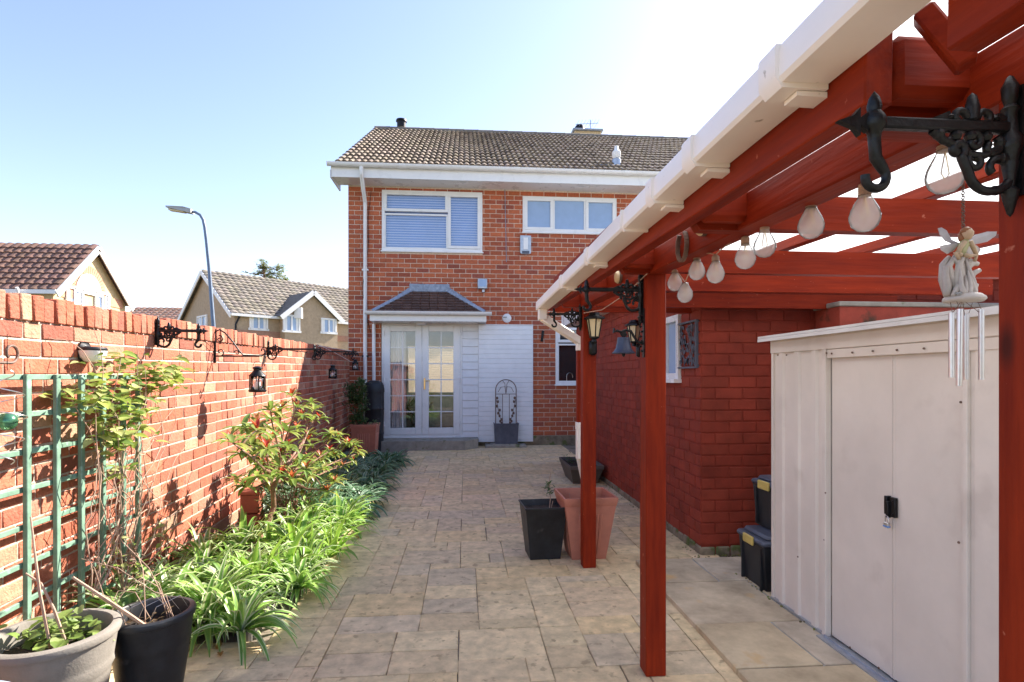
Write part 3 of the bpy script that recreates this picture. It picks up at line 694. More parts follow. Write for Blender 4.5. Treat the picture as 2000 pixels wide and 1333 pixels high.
for k in range(60):
    if k*.115 < EYE-EY0-.1: g.box((EX+.005, EY0+.05+k*.115, .035), (.03, .11, .09*random.uniform(.8, 1.1)), b=.01)
    if k < 25: g.box((EX+.05+k*.115, EY0+.003, .035), (.11, .03, .09*random.uniform(.8, 1.1)), b=.01)
g.build('plinth', M['plinth'], t)
g = MB(); g.span((EX+.02, EY0+.02, ET+.02), (EX+3.4, EYE+.02, ET+.09)); g.build('roof', M['lead'], t)
g = MB(); g.span((EX-.24, EY0-.16, ET-.0), (EX-.22, EYE+.02, ET+.2)); g.span((EX-.24, EY0-.16, ET), (EX+3.4, EY0-.14, ET+.2)); g.span((EX-.22, EY0-.14, ET), (EX+.02, EYE+.02, ET+.015)); g.span((EX+.02, EY0-.14, ET), (EX+3.4, EY0+.02, ET+.015))  # overhang widened so that the eave shades the edge of the bed
g.span((EX-.23, EY0-.15, ET+.13), (EX+3.4, EYE+.03, ET+.20)); g.build('fascia', M['upvc'], t)
g = MB()
def frame_y(mb, X, y0, y1, z0, z1, w_):
    mb.span((X-.03, y0, z0), (X+.05, y1, z0+w_)); mb.span((X-.03, y0, z1-w_), (X+.05, y1, z1)); mb.span((X-.03, y0, z0+w_), (X+.05, y0+w_, z1-w_)); mb.span((X-.03, y1-w_, z0+w_), (X+.05, y1, z1-w_)); mb.span((X-.03, (y0+y1)/2-.02, z0+w_), (X+.05, (y0+y1)/2+.02, z1-w_))
frame_y(g, EX, wy0, wy1, wz0, wz1, .05); g.span((EX-.07, wy0-.02, wz0-.03), (EX+.0, wy1+.02, wz0)); f = g.build('window', M['upvc'], t)
MB().span((EX+.01, wy0+.05, wz0+.05), (EX+.015, wy1-.05, wz1-.05)).build('pane', M['frost'], f)

g = MB(); rs = random.Random(40)
for k in range(300):
    if k % 3 == 0: x, y = EX-rs.uniform(.0, .07)-.01, rs.uniform(EY0-.1, EYE)
    elif k % 3 == 1: x, y = rs.uniform(EX-.1, EX+1.), EY0-rs.uniform(.0, .06)-.01
    else: x, y = rs.uniform(1.78, 1.87), rs.uniform(1.6, 3.6)
    s_ = rs.uniform(.003, .008); c_ = rs.choice([(.5, .55, .2), (.7, .6, .4), (.35, .3, .2), (.4, .5, .15)])
    g.box((x, y, .018+(.03 if x > 1.25 and y < 3.9 else 0)), (s_*1.6, s_, s_*.8), Matrix.Rotation(rs.uniform(0, 3), 3, 'Z'), col=c_)
tag(g.build('moss_and_grit', mat('moss and grit', (.42, .40, .28), .95, 30, .3, .3, 60, attr=True)), 'scattered moss and grit along the foot of the red wall and the shed', 'moss', None, 'stuff')
# low block behind the shed
ly = EY0-.30; lx = PY(1640, 600, ly).x; lz = PY(1640, 589, ly).z; lx2 = lx+1.35
t = thing('brick_bunker', (lx+.7, ly+.2, 0), 'squat red painted masonry block with a mossy pale top, showing above the shed roof', 'outbuilding')
a = PX(1537, 612, lx); g = MB(); g.span((lx, ly, 0), (lx2, min(a.y, EY0-.02), lz-.035)); g.build('wall', M['lacq'], t); MB().span((lx-.012, ly-.012, lz-.035), (lx2+.012, min(a.y, EY0-.008), lz), bev=.006).build('coping', M['concrete'], t)
# boundary wall at the right
t = thing('boundary_wall', (5.0, 4, 0), 'brown brick boundary wall far behind the shed, seen beside the right post', 'wall')
bk = MB(); backing(bk, Vector((5.05, 0, 0)), Y_, -X_, 9, 2.05, [], .2); bk.build('mortar', M['oldmortar'], t)
g = MB(); bricks(g, Vector((5.05, 0, 0)), Y_, -X_, 9, 2.05, .225, .08, pal([(.40, .24, .17), (.34, .2, .15), (.42, .28, .22)])); g.build('brickwork', M['oldbrick'], t)

# ================================================= PERGOLA
BX = .81
P1 = PG(1262, 1330); P2 = PG(1139, 1115); P3y = PX(1946, 700, BX).y
pz = lambda px, py: PX(px, py, BX).z
pg = thing('pergola', (1.6, 2.5, 0), 'red stained timber lean-to pergola with clear corrugated roof and cream gutter', 'pergola')
ya, za = PX(1262, 537, BX).y, pz(1262, 537); yb, zb_ = PX(1990, 182, BX).y, pz(1990, 182)
def bz(y): return za+(zb_-za)*(y-ya)/(yb-ya)      # underside of the inner beam: falls slightly towards the camera
PW_ = .092; BH = .098
posts = [P1.y, P2.y, P3y-PW_]
for k, y in enumerate(posts):
    x = BX if k else P1.x
    x = [P1.x, P2.x, BX][k]
    zt = bz(y)+.004
    MB().span((x, y, 0.015), (x+PW_, y+PW_, zt), bev=.004).build('post', M['wz'], pg, True)
g = MB(); Y0, Y1 = .05, P2.y+.30
g.bar((BX+.04, Y0, bz(Y0)+BH/2), (BX+.04, Y1, bz(Y1)+BH/2), .078, BH, bev=.004); g.build('beam', M['wy'], pg, True)
# outer fascia board behind the gutter
FX = .63; fzr = lambda y: bz(y)+.014
yfe = PX(1689, 192, FX).y
g = MB(); g.bar((FX+.025, yfe, fzr(yfe)+.075), (FX+.025, Y1+.16, fzr(Y1)+.075), .048, .15, bev=.003); g.build('fascia_board', M['wy'], pg, True)
yf2 = PX(1847, 83, FX).y
g = MB(); g.bar((FX+.025, Y0, fzr(Y0)+.075), (FX+.025, yf2, fzr(yf2)+.075), .048, .15, bev=.003); g.build('fascia_board', M['wy'], pg, True)
g = MB(); g.bar((FX+.055, Y0, bz(Y0)+.215), (FX+.055, Y1, bz(Y1)+.215), .05, .05, bev=.003); g.build('edge_rail', M['wy'], pg, True)
# cross joists with rounded ends between the fascia and the beam, running on to the extension side
jx1 = 3.2; jys = [PY(1846, 450, .95).y*0+.90, 1.62, 2.42, 3.17, 3.93, .2]
for k, y in enumerate(jys):
    zb0 = bz(y)+.004 if k != 3 else bz(y)+.022
    h = .105; x0 = FX+.052; r = .04
    prof_ = [(x0, zb0+h), (x0, zb0+.02), (x0+.015, zb0-.004)]+[(BX+.05, zb0-.004), (BX+.085, zb0+.002), (jx1, zb0+.002), (jx1, zb0+h)]
    MB().prism([(a, y, c) for a, c in prof_], (0, .046, 0)).build('joist', M['wx'], pg)
    # short block on the beam's outer face
    if k < 3:
        MB().box(((FX+BX)/2+.035, y-.03, zb0+(.06 if k else .078)), (BX-FX-.04, .055, .10), b=.014).build('end_block', M['wx'], pg, True)
# slim battens lying lengthwise on the joists carry the sheets
rise = .10
def sz(x): return bz(1.6)+.118+rise*(x-FX)
for x in (1.02, 1.50, 2.0, 2.55, 3.05):
    MB().bar((x, .05, bz(.05)+.135+.045*(x-1)), (x, Y1+.1, bz(Y1)+.135+.045*(x-1)), .045, .045, bev=.003).build('batten', M['wy'], pg, True)
# diagonal brace members seen at the top right
a_, b_ = PX(1802, 25, .70), PX(1890, 128, .74); MB().bar(a_, b_, .035, .030, bev=.004).build('brace', M['wx'], pg, True)
a_, b_ = PX(1706, 105, .68), PX(1752, 188, .73); MB().bar(a_, b_, .035, .030, bev=.004).build('brace', M['wx'], pg, True)
# corrugated sheet
sh = MB(); n = 300; vs = []
for k in range(n+1):
    y = .03+(Y1+.2-.03)*k/n; q = .009*math.sin(y*2*math.pi/.076)
    vs += [(.66, y, bz(y)+.172+q), (3.5, y, bz(y)+.29+q)]
sh.add(vs, [(2*k, 2*k+1, 2*k+3, 2*k+2) for k in range(n)]); sh.build('roof_sheet', M['sheet'], pg, 'all')
# square section cream gutter
r1, r2, r3, r4 = 1.055, .935, .815, 1.0
def gsec(y):
    h0 = bz(y)-CH+.030   # gutter underside above the eye
    xin = FX-.004; hb = xin*.812; xo = hb/.945; ht = hb+.065; xt = ht/1.062
    return xin, hb, xo, xt, ht
xin, hb, xo, xt, ht = gsec(2)
ge = PX(1072, 590, xt).y*0+PX(1047, 592, xt).y
def gbar(mb, y0, y1, o=0.0, zo=0, cap=True):
    sec = [(xin+.002, CH+ht+.01), (xin+.002, CH+hb-o), (xo+.006, CH+hb-o), (xo-o*.7, CH+hb+.008), (xt-o, CH+ht-.006), (xt-o+.003, CH+ht), (xt+.012, CH+ht)]
    sec2 = [(xt+.014, CH+ht-.004), (xo+.006, CH+hb+.006), (xin-.006, CH+hb+.006), (xin-.006, CH+ht+.01)]
    mb.prism([(a, y0, c) for a, c in sec+sec2], (0, y1-y0, 0))
g = MB(); gbar(g, .05, ge); gbar(g, ge-.005, ge, .001); g.quad((xin, ge, CH+hb), (xo, ge, CH+hb), (xt, ge, CH+ht), (xin, ge, CH+ht)); gt = g.build('gutter', M['gutter'], pg, True)
for (px, py, wd) in ((1504, 190, .055), (1345, 330, .055), (1270, 420, .05), (1145, 560, .05), (1095, 600, .045), (1215, 480, .012)):
    y = PX(px, py, xo).y
    q = MB(); gbar(q, y-wd/2, y+wd/2, .009); q.build('gutter_bracket', M['gutter'], gt, True)
    if wd > .04:
        q = MB(); q.prism([(xin-.05, y-.02, CH+hb-.018), (xin+.010, y-.02, CH+hb-.020), (xin+.010, y-.02, CH+hb-.010), (xin-.05, y-.02, CH+hb-.010)], (0, .04, 0)); q.build('bracket_foot', M['gutter'], gt)
# downpipe: outlet, raking elbow, then down beside the far post
yo = ge-.06; xc = (xin+xo)/2
g = MB(); g.box((xc, yo, CH+hb-.03), (.066, .066, .10), b=.006)
pA = Vector((xc, yo, CH+hb-.06)); pB = Vector((PY(1133, 668, yo+.12).x, yo+.12, PY(1133, 668, yo+.12).z))
g.bar(pA, pB+Vector((0.0, 0, .0)), .058, .058, bev=.006)
g.box(pB+Vector((.0, .0, -.02)), (.06, .06, .10), b=.005)
dq = g.build('downpipe', M['gutter'], pg, True)
zc = PY(1133, 825, pB.y).z; ze = PY(1133, 897, pB.y).z
MB().span((pB.x-.027, pB.y-.027, zc), (pB.x+.027, pB.y+.027, pB.z-.04), bev=.004).build('painted_downpipe', M['wz'], pg, True)
g = MB(); g.span((pB.x-.03, pB.y-.03, ze), (pB.x+.03, pB.y+.03, zc+.0), bev=.004); g.span((pB.x-.033, pB.y-.033, zc-.06), (pB.x+.033, pB.y+.033, zc-.001), bev=.004)
g.bar((pB.x, pB.y, ze+.03), (pB.x+.18, pB.y+.35, ze-.55), .055, .055, bev=.005); g.build('lower_downpipe', M['gutter'], pg, True)
# fascia gable board at the far end
MB().span((FX+.06, Y1+.10, bz(Y1)+.0), (3.2, Y1+.13, bz(Y1)+.11)).build('end_board', M['wx'], pg)
# wall bearer against the extension
# round cream lamps fixed on the joists
for (px, py, y, lb) in ((1371, 447, 1.75, 'round cream lamp disc on the red beam above the horseshoe'), (1208, 545, 2.52, 'round cream lamp disc on the red beam above the bell arm')):
    p = PX(px, py, BX-.012); rr = .032
    t = thing('round_lamp', p, lb, 'lamp', 'round cream lamps on the pergola beam')
    R = Matrix.Rotation(math.radians(-90), 3, 'Y')
    MB().lathe([(0, .018), (rr*.8, .016), (rr, .006), (rr, -.012)], p+Z_*.008, 18, R).build('diffuser', M['cream'], t, True)
    MB().lathe([(rr*1.05, .002), (rr*1.05, -.0122)], p+Z_*.008, 18, R).build('rim', M['rust'], t, True)
# horseshoe
p = PX(1332, 482, BX-.008); pts = []
for k in range(21):
    a = math.radians(-235+290*k/20); pts.append(p+Vector((0, math.cos(a)*-.044, math.sin(a)*.056+.002)))
g = MB(); 
for k in range(20): g.bar(pts[k], pts[k+1], .009, .015, up=(1, 0, 0), bev=.001)
for k in (2, 5, 15, 18): g.box(pts[k]+Vector((-.005, 0, 0)), (.006, .008, .008))
tag(g.build('horseshoe', M['rust']), 'rusty iron horseshoe hanging open end up on the red pergola beam', 'horseshoe')

# string lights
bulbs = [(1318, 527, 555), (1338, 552, 577), (1361, 500, 532), (1397.6, 498, 537), (1455.6, 461, 507), (1493.5, 427, 483), (1584, 388, 443), (1689, 356, 426), (1846, 262, 346)]
SX = .872
p0 = PX(1338, 560, SX)
t = thing('string_lights', (SX, 1.5, 1.7), 'string of clear pear-shaped light bulbs hanging along the inside of the pergola beam', 'string lights')
tops = []
for (px, pt, pc) in bulbs:
    c = PX(px, pc, SX); tp_ = PX(px, pt, SX); h = (tp_.z-c.z); r = .0315
    if c.y > 1.7: r = .031
    H = h
    b = MB(); prof_ = [(.0, -r), (r*.45, -r*.9), (r*.8, -r*.6), (r*.98, -r*.15), (r, .1*r), (r*.90, .5*r), (r*.68, .95*r), (r*.49, 1.3*r), (r*.40, 1.6*r), (r*.38, H*.62)]
    b.lathe(prof_, c, 20); o = b.build('light_bulb', M['bulb'], t, 'all')
    q = MB(); cp = []
    zz = H*.60; n = 6
    for k in range(n): cp += [(r*.44, zz+(H-zz)*.8*k/n), (r*.39, zz+(H-zz)*.8*(k+.5)/n)]
    cp += [(r*.40, zz+(H-zz)*.8), (r*.18, H), (0, H)]
    q.lathe([(0, zz)]+cp, c, 14); q.build('cap', M['brass'] if 0 else M['twig'], o, True)
    fl = MB(); fl.tube([c+Z_*H*.6, c+Z_*.2*r+X_*.008, c-Z_*.2*r, c+Z_*.2*r-X_*.008, c+Z_*H*.6], .0012, 4); fl.build('filament', M['brass'], o)
    tops.append(c+Z_*H)
g = MB(); path = [PX(1300, 535, SX-.01)]+[tops[0]]
order = [tops[i] for i in (0, 1, 2, 3, 4, 5, 6, 7, 8)]+[Vector((SX, .70, bz(.7)+.02))]
pts = []
for i in range(len(order)-1):
    a, b = order[i], order[i+1]
    m = (a+b)/2+Z_*.035
    m.z = min(m.z, bz(m.y)+.01) if i > 1 else m.z-.03
    for k in range(8):
        s_ = k/8; pts.append(a*(1-s_)**2+m*2*s_*(1-s_)+b*s_*s_)
g.tube(pts, .0022, 5)
a = PX(1140, 612, BX-.01); b = PX(1225, 573, BX-.02); g.tube([a, (a+b)/2-Z_*.03, b, b+Vector((0, -.3, .04))], .0025, 5)
g.build('cable', M['twig'], t)

# ================================================= ORNATE BRACKETS
def spiral(c, r0, r1, a0, a1, n=18, pl='xz'):
    out = []
    for k in range(n+1):
        s_ = k/n; a = a0+(a1-a0)*s_; r = r0+(r1-r0)*s_
        out.append(Vector((c[0]+math.cos(a)*r, 0, c[2]+math.sin(a)*r)))
    return out
def bracket(loc, rz, label, L=.27, hook=True, sc=1., tail=.10, group='ornate black iron hanging brackets', fine=True):
    t = thing('hanging_bracket', loc, label, 'bracket', group, rz)
    sg = 10 if fine else 6
    def fin(m, nm):
        m.v = [(v[0]*sc+loc[0], v[1]*sc+loc[1], v[2]*sc+loc[2]) for v in map(Vector, m.v)]
        return m.build(nm, M['iron'], t, True)
    # backplate: turned spindle (root x=0, arm towards -x)
    m = MB(); pr = [(0, -tail-.03), (.004, -tail-.025), (.010, -tail), (.012, -tail+.008), (.006, -tail+.014), (.008, -tail+.03), (.011, -tail+.05), (.008, -.055), (.010, -.045), (.015, -.03), (.016, -.018), (.010, -.006), (.009, .02), (.012, .028), (.007, .034), (.010, .045), (.011, .06), (.004, .075), (0, .078)]
    m.lathe(pr, (-.012, 0, 0), sg+4); m.box((-.002, 0, -.02), (.004, .022, tail+.06)); fin(m, 'backplate')
    m = MB(); m.bar((-.01, 0, 0), (-L, 0, 0), .014, .017, bev=.003); m.prism([(-L, -.005, .014), (-L, -.005, -.014), (-L-.012, -.005, -.005), (-L-.012, -.005, -.020), (-L-.022, -.005, -.008), (-L-.045, -.005, 0), (-L-.022, -.005, .008), (-L-.012, -.005, .020), (-L-.012, -.005, .005)], (0, .010, 0)); fin(m, 'arm')
    # scroll work between the arm and the backplate, plus the crest above
    m = MB(); r = .0056
    m.tube(spiral((-.034, 0, -.062), .030, .008, math.radians(-100), math.radians(210), 20), [r*1.2]*14+[r]*7, sg)
    m.tube([Vector((-.016, 0, -.085)), Vector((-.035, 0, -.093))]+spiral((-.045, 0, -.062), .031, .033, math.radians(-80), math.radians(-170), 8)+[Vector((-.088, 0, -.045))]+spiral((-.095, 0, -.034), .012, .005, math.radians(-60), math.radians(260), 12), r*1.15, sg)
    m.tube(spiral((-.042, 0, -.028), .016, .005, math.radians(60), math.radians(-230), 14), r, sg)
    m.tube(spiral((-.070, 0, -.022), .014, .004, math.radians(100), math.radians(-180), 14), r, sg)
    m.tube(spiral((-.112, 0, -.016), .013, .004, math.radians(60), math.radians(330), 14), r, sg)
    m.tube([Vector((-.095, 0, -.03)), Vector((-.118, 0, -.020)), Vector((-.135, 0, -.008))], r, sg)
    for (x, z) in ((-.075, -.014), (-.05, -.014), (-.098, -.014), (-.125, -.012), (-.028, -.022), (-.024, -.045)): m.lathe([(0, -.008), (.006, -.006), (.0085, 0), (.006, .006), (0, .008)], (x, 0, z), 8)
    m.tube(spiral((-.066, 0, -.050), .013, .004, math.radians(150), math.radians(470), 14), r*.9, sg)
    m.tube([Vector((-.030, 0, -.03)), Vector((-.055, 0, -.042)), Vector((-.078, 0, -.040)), Vector((-.092, 0, -.022))], r, sg)
    m.lathe([(0, -.012), (.009, -.004), (.010, .012), (.006, .030), (0, .036)], (-.072, 0, .014), 10)
    for s_ in (-1, 1):
        m.tube(spiral((-.072+s_*.020, 0, .012), .013, .005, math.radians(90+s_*90), math.radians(90-s_*160), 10), r, sg)
        m.lathe([(0, -.007), (.007, 0), (0, .007)], (-.072+s_*.036, 0, .013), 8)
        m.box((-.072+s_*.05, 0, .010), (.03, .008, .010), Matrix.Rotation(s_*.4, 3, 'Y'))
    fin(m, 'scrollwork')
    if hook:
        m = MB(); hx = -L+.012
        m.lathe([(0, -.03), (.008, -.028), (.009, -.016), (.011, -.012), (.015, -.006), (.016, .004), (.012, .012), (.009, .016), (.010, .024), (.007, .036), (0, .046)], (hx, 0, 0), sg+4)
        pts = [Vector((hx, 0, -.024)), Vector((hx+.002, 0, -.05)), Vector((hx+.012, 0, -.064))]+spiral((hx+.002, 0, -.078), .016, .016, math.radians(30), math.radians(-190), 12)
        m.tube(pts, [.0085, .0085, .0075]+[.0065]*13, sg); fin(m, 'hook')
    return t
q = PX(1990, 252, BX); bracket(Vector((BX-.002, q.y, q.z)), 0, 'large ornate black iron bracket on the nearest red post, wind chime behind it', L=.235)
q = Vector((P1.x-.001, P1.y+.045, PX(1262, 564, P1.x).z)); bracket(q, 0, 'black iron bracket on the middle red post above the bell', L=.27, tail=.13)
q = Vector((P2.x-.001, P2.y+.045, PX(1141, 612, P2.x).z)); bracket(q, 0, 'black iron bracket on the far red post beside the sloping downpipe', L=.22, sc=.95)
# bell
y = P1.y+.03; c = PX(1224, 655, P1.x); c = Vector((P1.x-.095, y, PY(1224, 655, y).z))
t = thing('garden_bell', (P1.x-.09, y, c.z-.05), 'dark blue metal bell hanging from a scrolled iron arm on the middle post', 'bell')
px_ = P1.x
g = MB(); g.tube([Vector((px_, y, c.z-.04)), Vector((px_-.03, y, c.z-.03)), Vector((px_-.05, y, c.z)), Vector((px_-.06, y, c.z+.018)), Vector((px_-.085, y, c.z+.022)), Vector((px_-.105, y, c.z+.014)), Vector((px_-.125, y, c.z+.02)), Vector((px_-.14, y, c.z+.012)), Vector((px_-.136, y, c.z+.03))], .006, 8)
g.tube([Vector((px_-.085, y, c.z+.022)), Vector((px_-.108, y, c.z+.005)), Vector((px_-.094, y, c.z-.012)), Vector((px_-.08, y, c.z)), Vector((px_-.09, y, c.z+.02))], .004, 8)
g.lathe([(.012, -.006), (.012, .006)], (px_-.094, y, c.z+.004), 12, Matrix.Rotation(math.radians(90), 3, 'X'))
g.span((px_-.004, y-.012, c.z-.10), (px_+.0, y+.012, c.z+.12)); 
for k in range(7): g.lathe([(0, -.007), (.008, 0), (0, .007)], (px_-.012-.006*(k % 2), y-.004, c.z+.06-k*.022), 8)
g.build('bell_bracket', M['iron'], t, True)
g = MB(); bc = Vector((px_-.094, y, PY(1224, 690, y).z)); hh = c.z-.018-bc.z
g.lathe([(.050, -.003), (.052, 0), (.046, .006), (.036, .020), (.030, .045), (.027, .070), (.020, hh-.016), (.008, hh-.008), (.005, hh), (0, hh)], bc, 24); g.build('bell', M['bell'], t, True)
g = MB(); g.lathe([(0, -.018), (.007, -.012), (.008, -.004), (.003, .004), (.003, .05)], bc, 10); g.build('clapper', M['iron'], t, True)
# half lanterns
def wall_lantern(p, out, label, s=1.):
    t = thing('wall_lantern', p, label, 'lantern', 'solar wall lanterns with cream panes')
    o = Vector(out); c = p+o*.05*s
    def L(pr, sg=6, off=0, m=None): m = m or MB(); m.lathe([(r*s, z*s) for r, z in pr], c, sg); return m
    L([(0, .115), (.03, .112), (.034, .098), (.062, .085), (.064, .075), (.05, .072)]).build('cap', M['iron'], t)
    L([(.026, -.030), (.044, .074)], 6).build('glass_panes', M['cream'], t)
    m = MB()
    for k in range(6):
        a = 2*math.pi*(k+.5)/6; m.bar(c+Vector((math.cos(a)*.027*s, math.sin(a)*.027*s, -.032*s)), c+Vector((math.cos(a)*.046*s, math.sin(a)*.046*s, .075*s)), .006*s, .006*s)
    m.lathe([(.030*s, -.036*s), (.031*s, -.028*s)], c, 6); m.build('cage', M['iron'], t)
    m = MB(); m.lathe([(0, -.062*s), (.014*s, -.058*s), (.012*s, -.045*s), (.028*s, -.035*s)], c, 12); m.box(p+o*.012*s+Vector((0, 0, -.09*s)), (.045*s, .045*s, .09*s), b=.012*s); m.box((p+c)/2+Vector((0, 0, -.055*s)), (.03*s, .05*s, .02*s), b=.004); m.build('mount', M['iron'], t, True)
q = PY(1157, 650, P2.y-.002); wall_lantern(Vector((q.x, P2.y-.001, q.z)), (0, -1, 0), 'black lantern with cream panes on the front of the far red post', 1.18)
q = PX(1253, 655, EX); wall_lantern(Vector((EX-.003, q.y, q.z-.02)), (-1, 0, 0), 'black lantern with cream panes on the red extension wall behind the bell', 1.5)

# wall art on the extension
y0, y1 = PX(1366, 672, EX).y, PX(1328, 672, EX).y; z0, z1 = PX(1350, 720, EX).z, PX(1350, 628, EX).z
t = thing('wall_art', (EX-.03, y0, z0), 'rectangular dark metal panel of cut-out leaves hung on the red wall', 'wall art')
g = MB(); Xa = EX-.03
for (a, b, c, d) in ((y0, y1, z0, z0+.014), (y0, y1, z1-.014, z1), (y0, y0+.014, z0+.014, z1-.014), (y1-.014, y1, z0+.014, z1-.014)): g.span((Xa, a, c), (Xa+.035, b, d))
g.build('frame', M['slate'], t)
g = MB(); rs = random.Random(4)
for k in range(75):
    y = rs.uniform(y0+.03, y1-.03); z = rs.uniform(z0+.03, z1-.03); a = rs.uniform(0, 6.28); l = rs.uniform(.025, .05); w_ = l*.32
    u_ = Vector((0, math.cos(a), math.sin(a))); v_ = Vector((0, -math.sin(a), math.cos(a))); c = Vector((Xa+.012, y, z))
    P_ = [c-u_*l*.6, c-u_*l*.2+v_*w_, c+u_*l*.25+v_*w_*.8, c+u_*l*.6, c+u_*l*.25-v_*w_*.8, c-u_*l*.2-v_*w_]
    if all(y0 < q.y < y1 and z0 < q.z < z1 for q in P_): g.prism(P_, (.003, 0, 0))
for k in range(9):
    c = Vector((Xa+.012, rs.uniform(y0+.04, y1-.04), z0+.02)); pts = [c]
    for i in range(10): c = c+Vector((0, rs.uniform(-.02, .02), (z1-z0-.05)/10)); c.y = min(max(c.y, y0+.01), y1-.01); pts.append(c)
    g.tube(pts, .003, 4)
g.build('leaf_fretwork', M['slate'], t)

# ================================================= WIND CHIME
cy = .985
def C_(px, py): return PY(px, py, cy)
c0 = C_(1878, 585)
t = thing('wind_chime', c0, 'fairy figurine wind chime with pale metal tubes, hanging on a chain from the pergola', 'wind chime')
g = MB(); a = C_(1881, 335); b = C_(1881, 452); n = 26
for k in range(n):
    p = a.lerp(b, (k+.5)/n); R = Matrix.Rotation(math.radians(90*(k % 2)+20), 3, 'Z'); h = (a.z-b.z)/n*.72
    pts = [p+R @ Vector((math.cos(q*math.pi/4)*.0028, 0, math.sin(q*math.pi/4)*h)) for q in range(9)]; g.tube(pts, .0009, 4, caps=False)
g.tube([a, C_(1876, 318), Vector((C_(1872, 300).x, cy, bz(cy)+.02))], .0012, 4)
g.build('chain', M['rust'], t)
k_ = 1/ (F/ (cy*1.0)) # metres per photo pixel at this depth (roughly)
def pt(px, py, d=0): v = PY(px, py, cy); return v+Vector((0, d, 0))
W_ = (.97, .97, 1.0); B_ = (.92, .88, .84)
g = MB()   # base and leafy stump
bz0 = pt(1883, 585)
g.lathe([(0, -.006), (.030, -.005), (.034, -.001), (.033, .003), (.026, .009), (0, .014)], bz0, 18, col=B_)
rs = random.Random(3)
for k in range(16):
    x0_ = rs.uniform(1852, 1902); x1_ = 1881+(x0_-1881)*.45+rs.uniform(-8, 8); yy_ = rs.uniform(500, 545); d_ = rs.uniform(-.018, .018)
    ps_ = [pt(x0_, 580, d_), pt((x0_+x1_)/2+rs.uniform(-5, 5), (580+yy_)/2+8, d_*.8), pt(x1_, yy_, d_*.5)]; q_ = rs.uniform(.8, 1.0)
    g.tube([ps_[0], (ps_[0]+ps_[1])/2, ps_[1], (ps_[1]+ps_[2])/2, ps_[2]], [.004, .0055, .005, .0035, .001], 7, col=(q_, q_*.96, q_*.93))
stems = [((1858, 578), (1850, 545), (1850, 515), (1862, 500)), ((1868, 578), (1868, 545), (1872, 515), (1880, 498)), ((1884, 578), (1878, 545), (1874, 520), (1864, 503)), ((1893, 575), (1892, 550), (1900, 535), (1914, 528)), ((1872, 578), (1860, 540), (1856, 520), (1870, 498)), ((1888, 578), (1886, 540), (1888, 515), (1900, 508)), ((1880, 578), (1882, 550), (1880, 520), (1890, 500)), ((1894, 578), (1900, 568), (1906, 560), (1910, 555)), ((1895, 530), (1900, 518), (1910, 512), (1920, 514)), ((1850, 578), (1850, 560), (1847, 540), (1848, 520))]
for i, s_ in enumerate(stems):
    d = rs.uniform(-.012, .012); pts = [pt(*q, d) for q in s_]; P_ = []
    for a_, b_ in zip(pts, pts[1:]): P_ += [a_, (a_+b_)/2]
    P_.append(pts[-1]); n = len(P_); g.tube(P_, [.0075*(1-.75*abs(k/(n-1)-.35)) for k in range(n)], 8, col=B_ if i % 3 else (.80, .76, .74))
for k in range(12): c = pt(rs.uniform(1855, 1905), 577, rs.uniform(-.02, .01)); g.lathe([(0, -.004), (.005, 0), (0, .004)], c, 6, col=(.6, .62, .64))
g.build('figurine_base', M['fairy'], t, 'all')
g = MB()   # crouching fairy
hd = pt(1886, 459, -.004)
g.lathe([(0, -.011), (.006, -.009), (.0095, -.002), (.0098, .004), (.006, .010), (0, .012)], hd, 14, col=(.95, .72, .50))
g.lathe([(0, .001), (.0105, .003), (.0085, .010), (.004, .0135), (0, .014)], hd+Vector((-.001, .002, 0)), 14, col=(.50, .22, .10))
g.lathe([(0, -.0135), (.0055, -.010), (.007, -.002), (.005, .006)], hd+Vector((-.005, .006, -.001)), 12, col=(.50, .22, .10))
tor = [pt(1885, 468), pt(1883, 478), pt(1878, 490), pt(1874, 500)]
g.tube(tor, [.006, .009, .008, .010], 10, col=(.72, .76, .42))
for (s_, c) in ((((1872, 500), (1866, 498), (1860, 494), (1868, 508)), (.95, .72, .5)), (((1876, 500), (1890, 502), (1902, 500), (1898, 512)), (.95, .72, .5)), (((1889, 473), (1896, 486), (1902, 500)), (.95, .74, .5)), (((1879, 474), (1870, 486), (1866, 500)), (.95, .74, .5))):
    g.tube([pt(*q, -.006) for q in s_], [.0045, .004, .0035, .003][:len(s_)], 8, col=c)
g.build('fairy_figure', M['fairy'], t, 'all')
g = MB()
def wing(p, base, col):
    vs = [pt(*base, .006)]+[pt(*q, .010) for q in p]; n = len(vs); g.prism(vs, (0, .0022, 0), col=col)
wing([(1868, 466), (1858, 448), (1848, 442), (1842, 443), (1846, 456), (1856, 468), (1870, 474)], (1880, 474), (.75, .77, .90))
wing([(1866, 474), (1854, 476), (1846, 478), (1848, 486), (1860, 494), (1872, 488)], (1880, 474), (.95, .94, 1))
wing([(1898, 468), (1916, 456), (1938, 450), (1957, 450), (1955, 458), (1938, 470), (1912, 476)], (1890, 474), (.78, .80, .92))
wing([(1905, 474), (1918, 478), (1926, 486), (1920, 494), (1905, 500), (1890, 492)], (1886, 476), (.96, .92, .94))
g.build('wings', M['fairy'], t)
g = MB(); rt = .0048
for (xa, ya_, yb2, d) in ((1864, 606, 754, -.012), (1898, 612, 742, .012), (1911, 606, 742, -.006), (1871, 610, 738, .014)):
    a, b = pt(xa, ya_, d), pt(xa-(2 if xa < 1870 else 0), yb2, d); m = MB(); m.tube([a, b], rt, 14); m.tube([a+Z_*.0005, a-Z_*.002], rt*1.06, 14); m.build('chime_tube', M['steel'], t, True)
    e = pt(1862 if xa < 1880 else 1906, 588, d*.5); g.tube([a-Z_*.006+X_*.003, e], .0006, 4); g.tube([a-Z_*.006-X_*.003, pt(1880, 586)], .0006, 4)
g.build('strings', M['rust'], t)

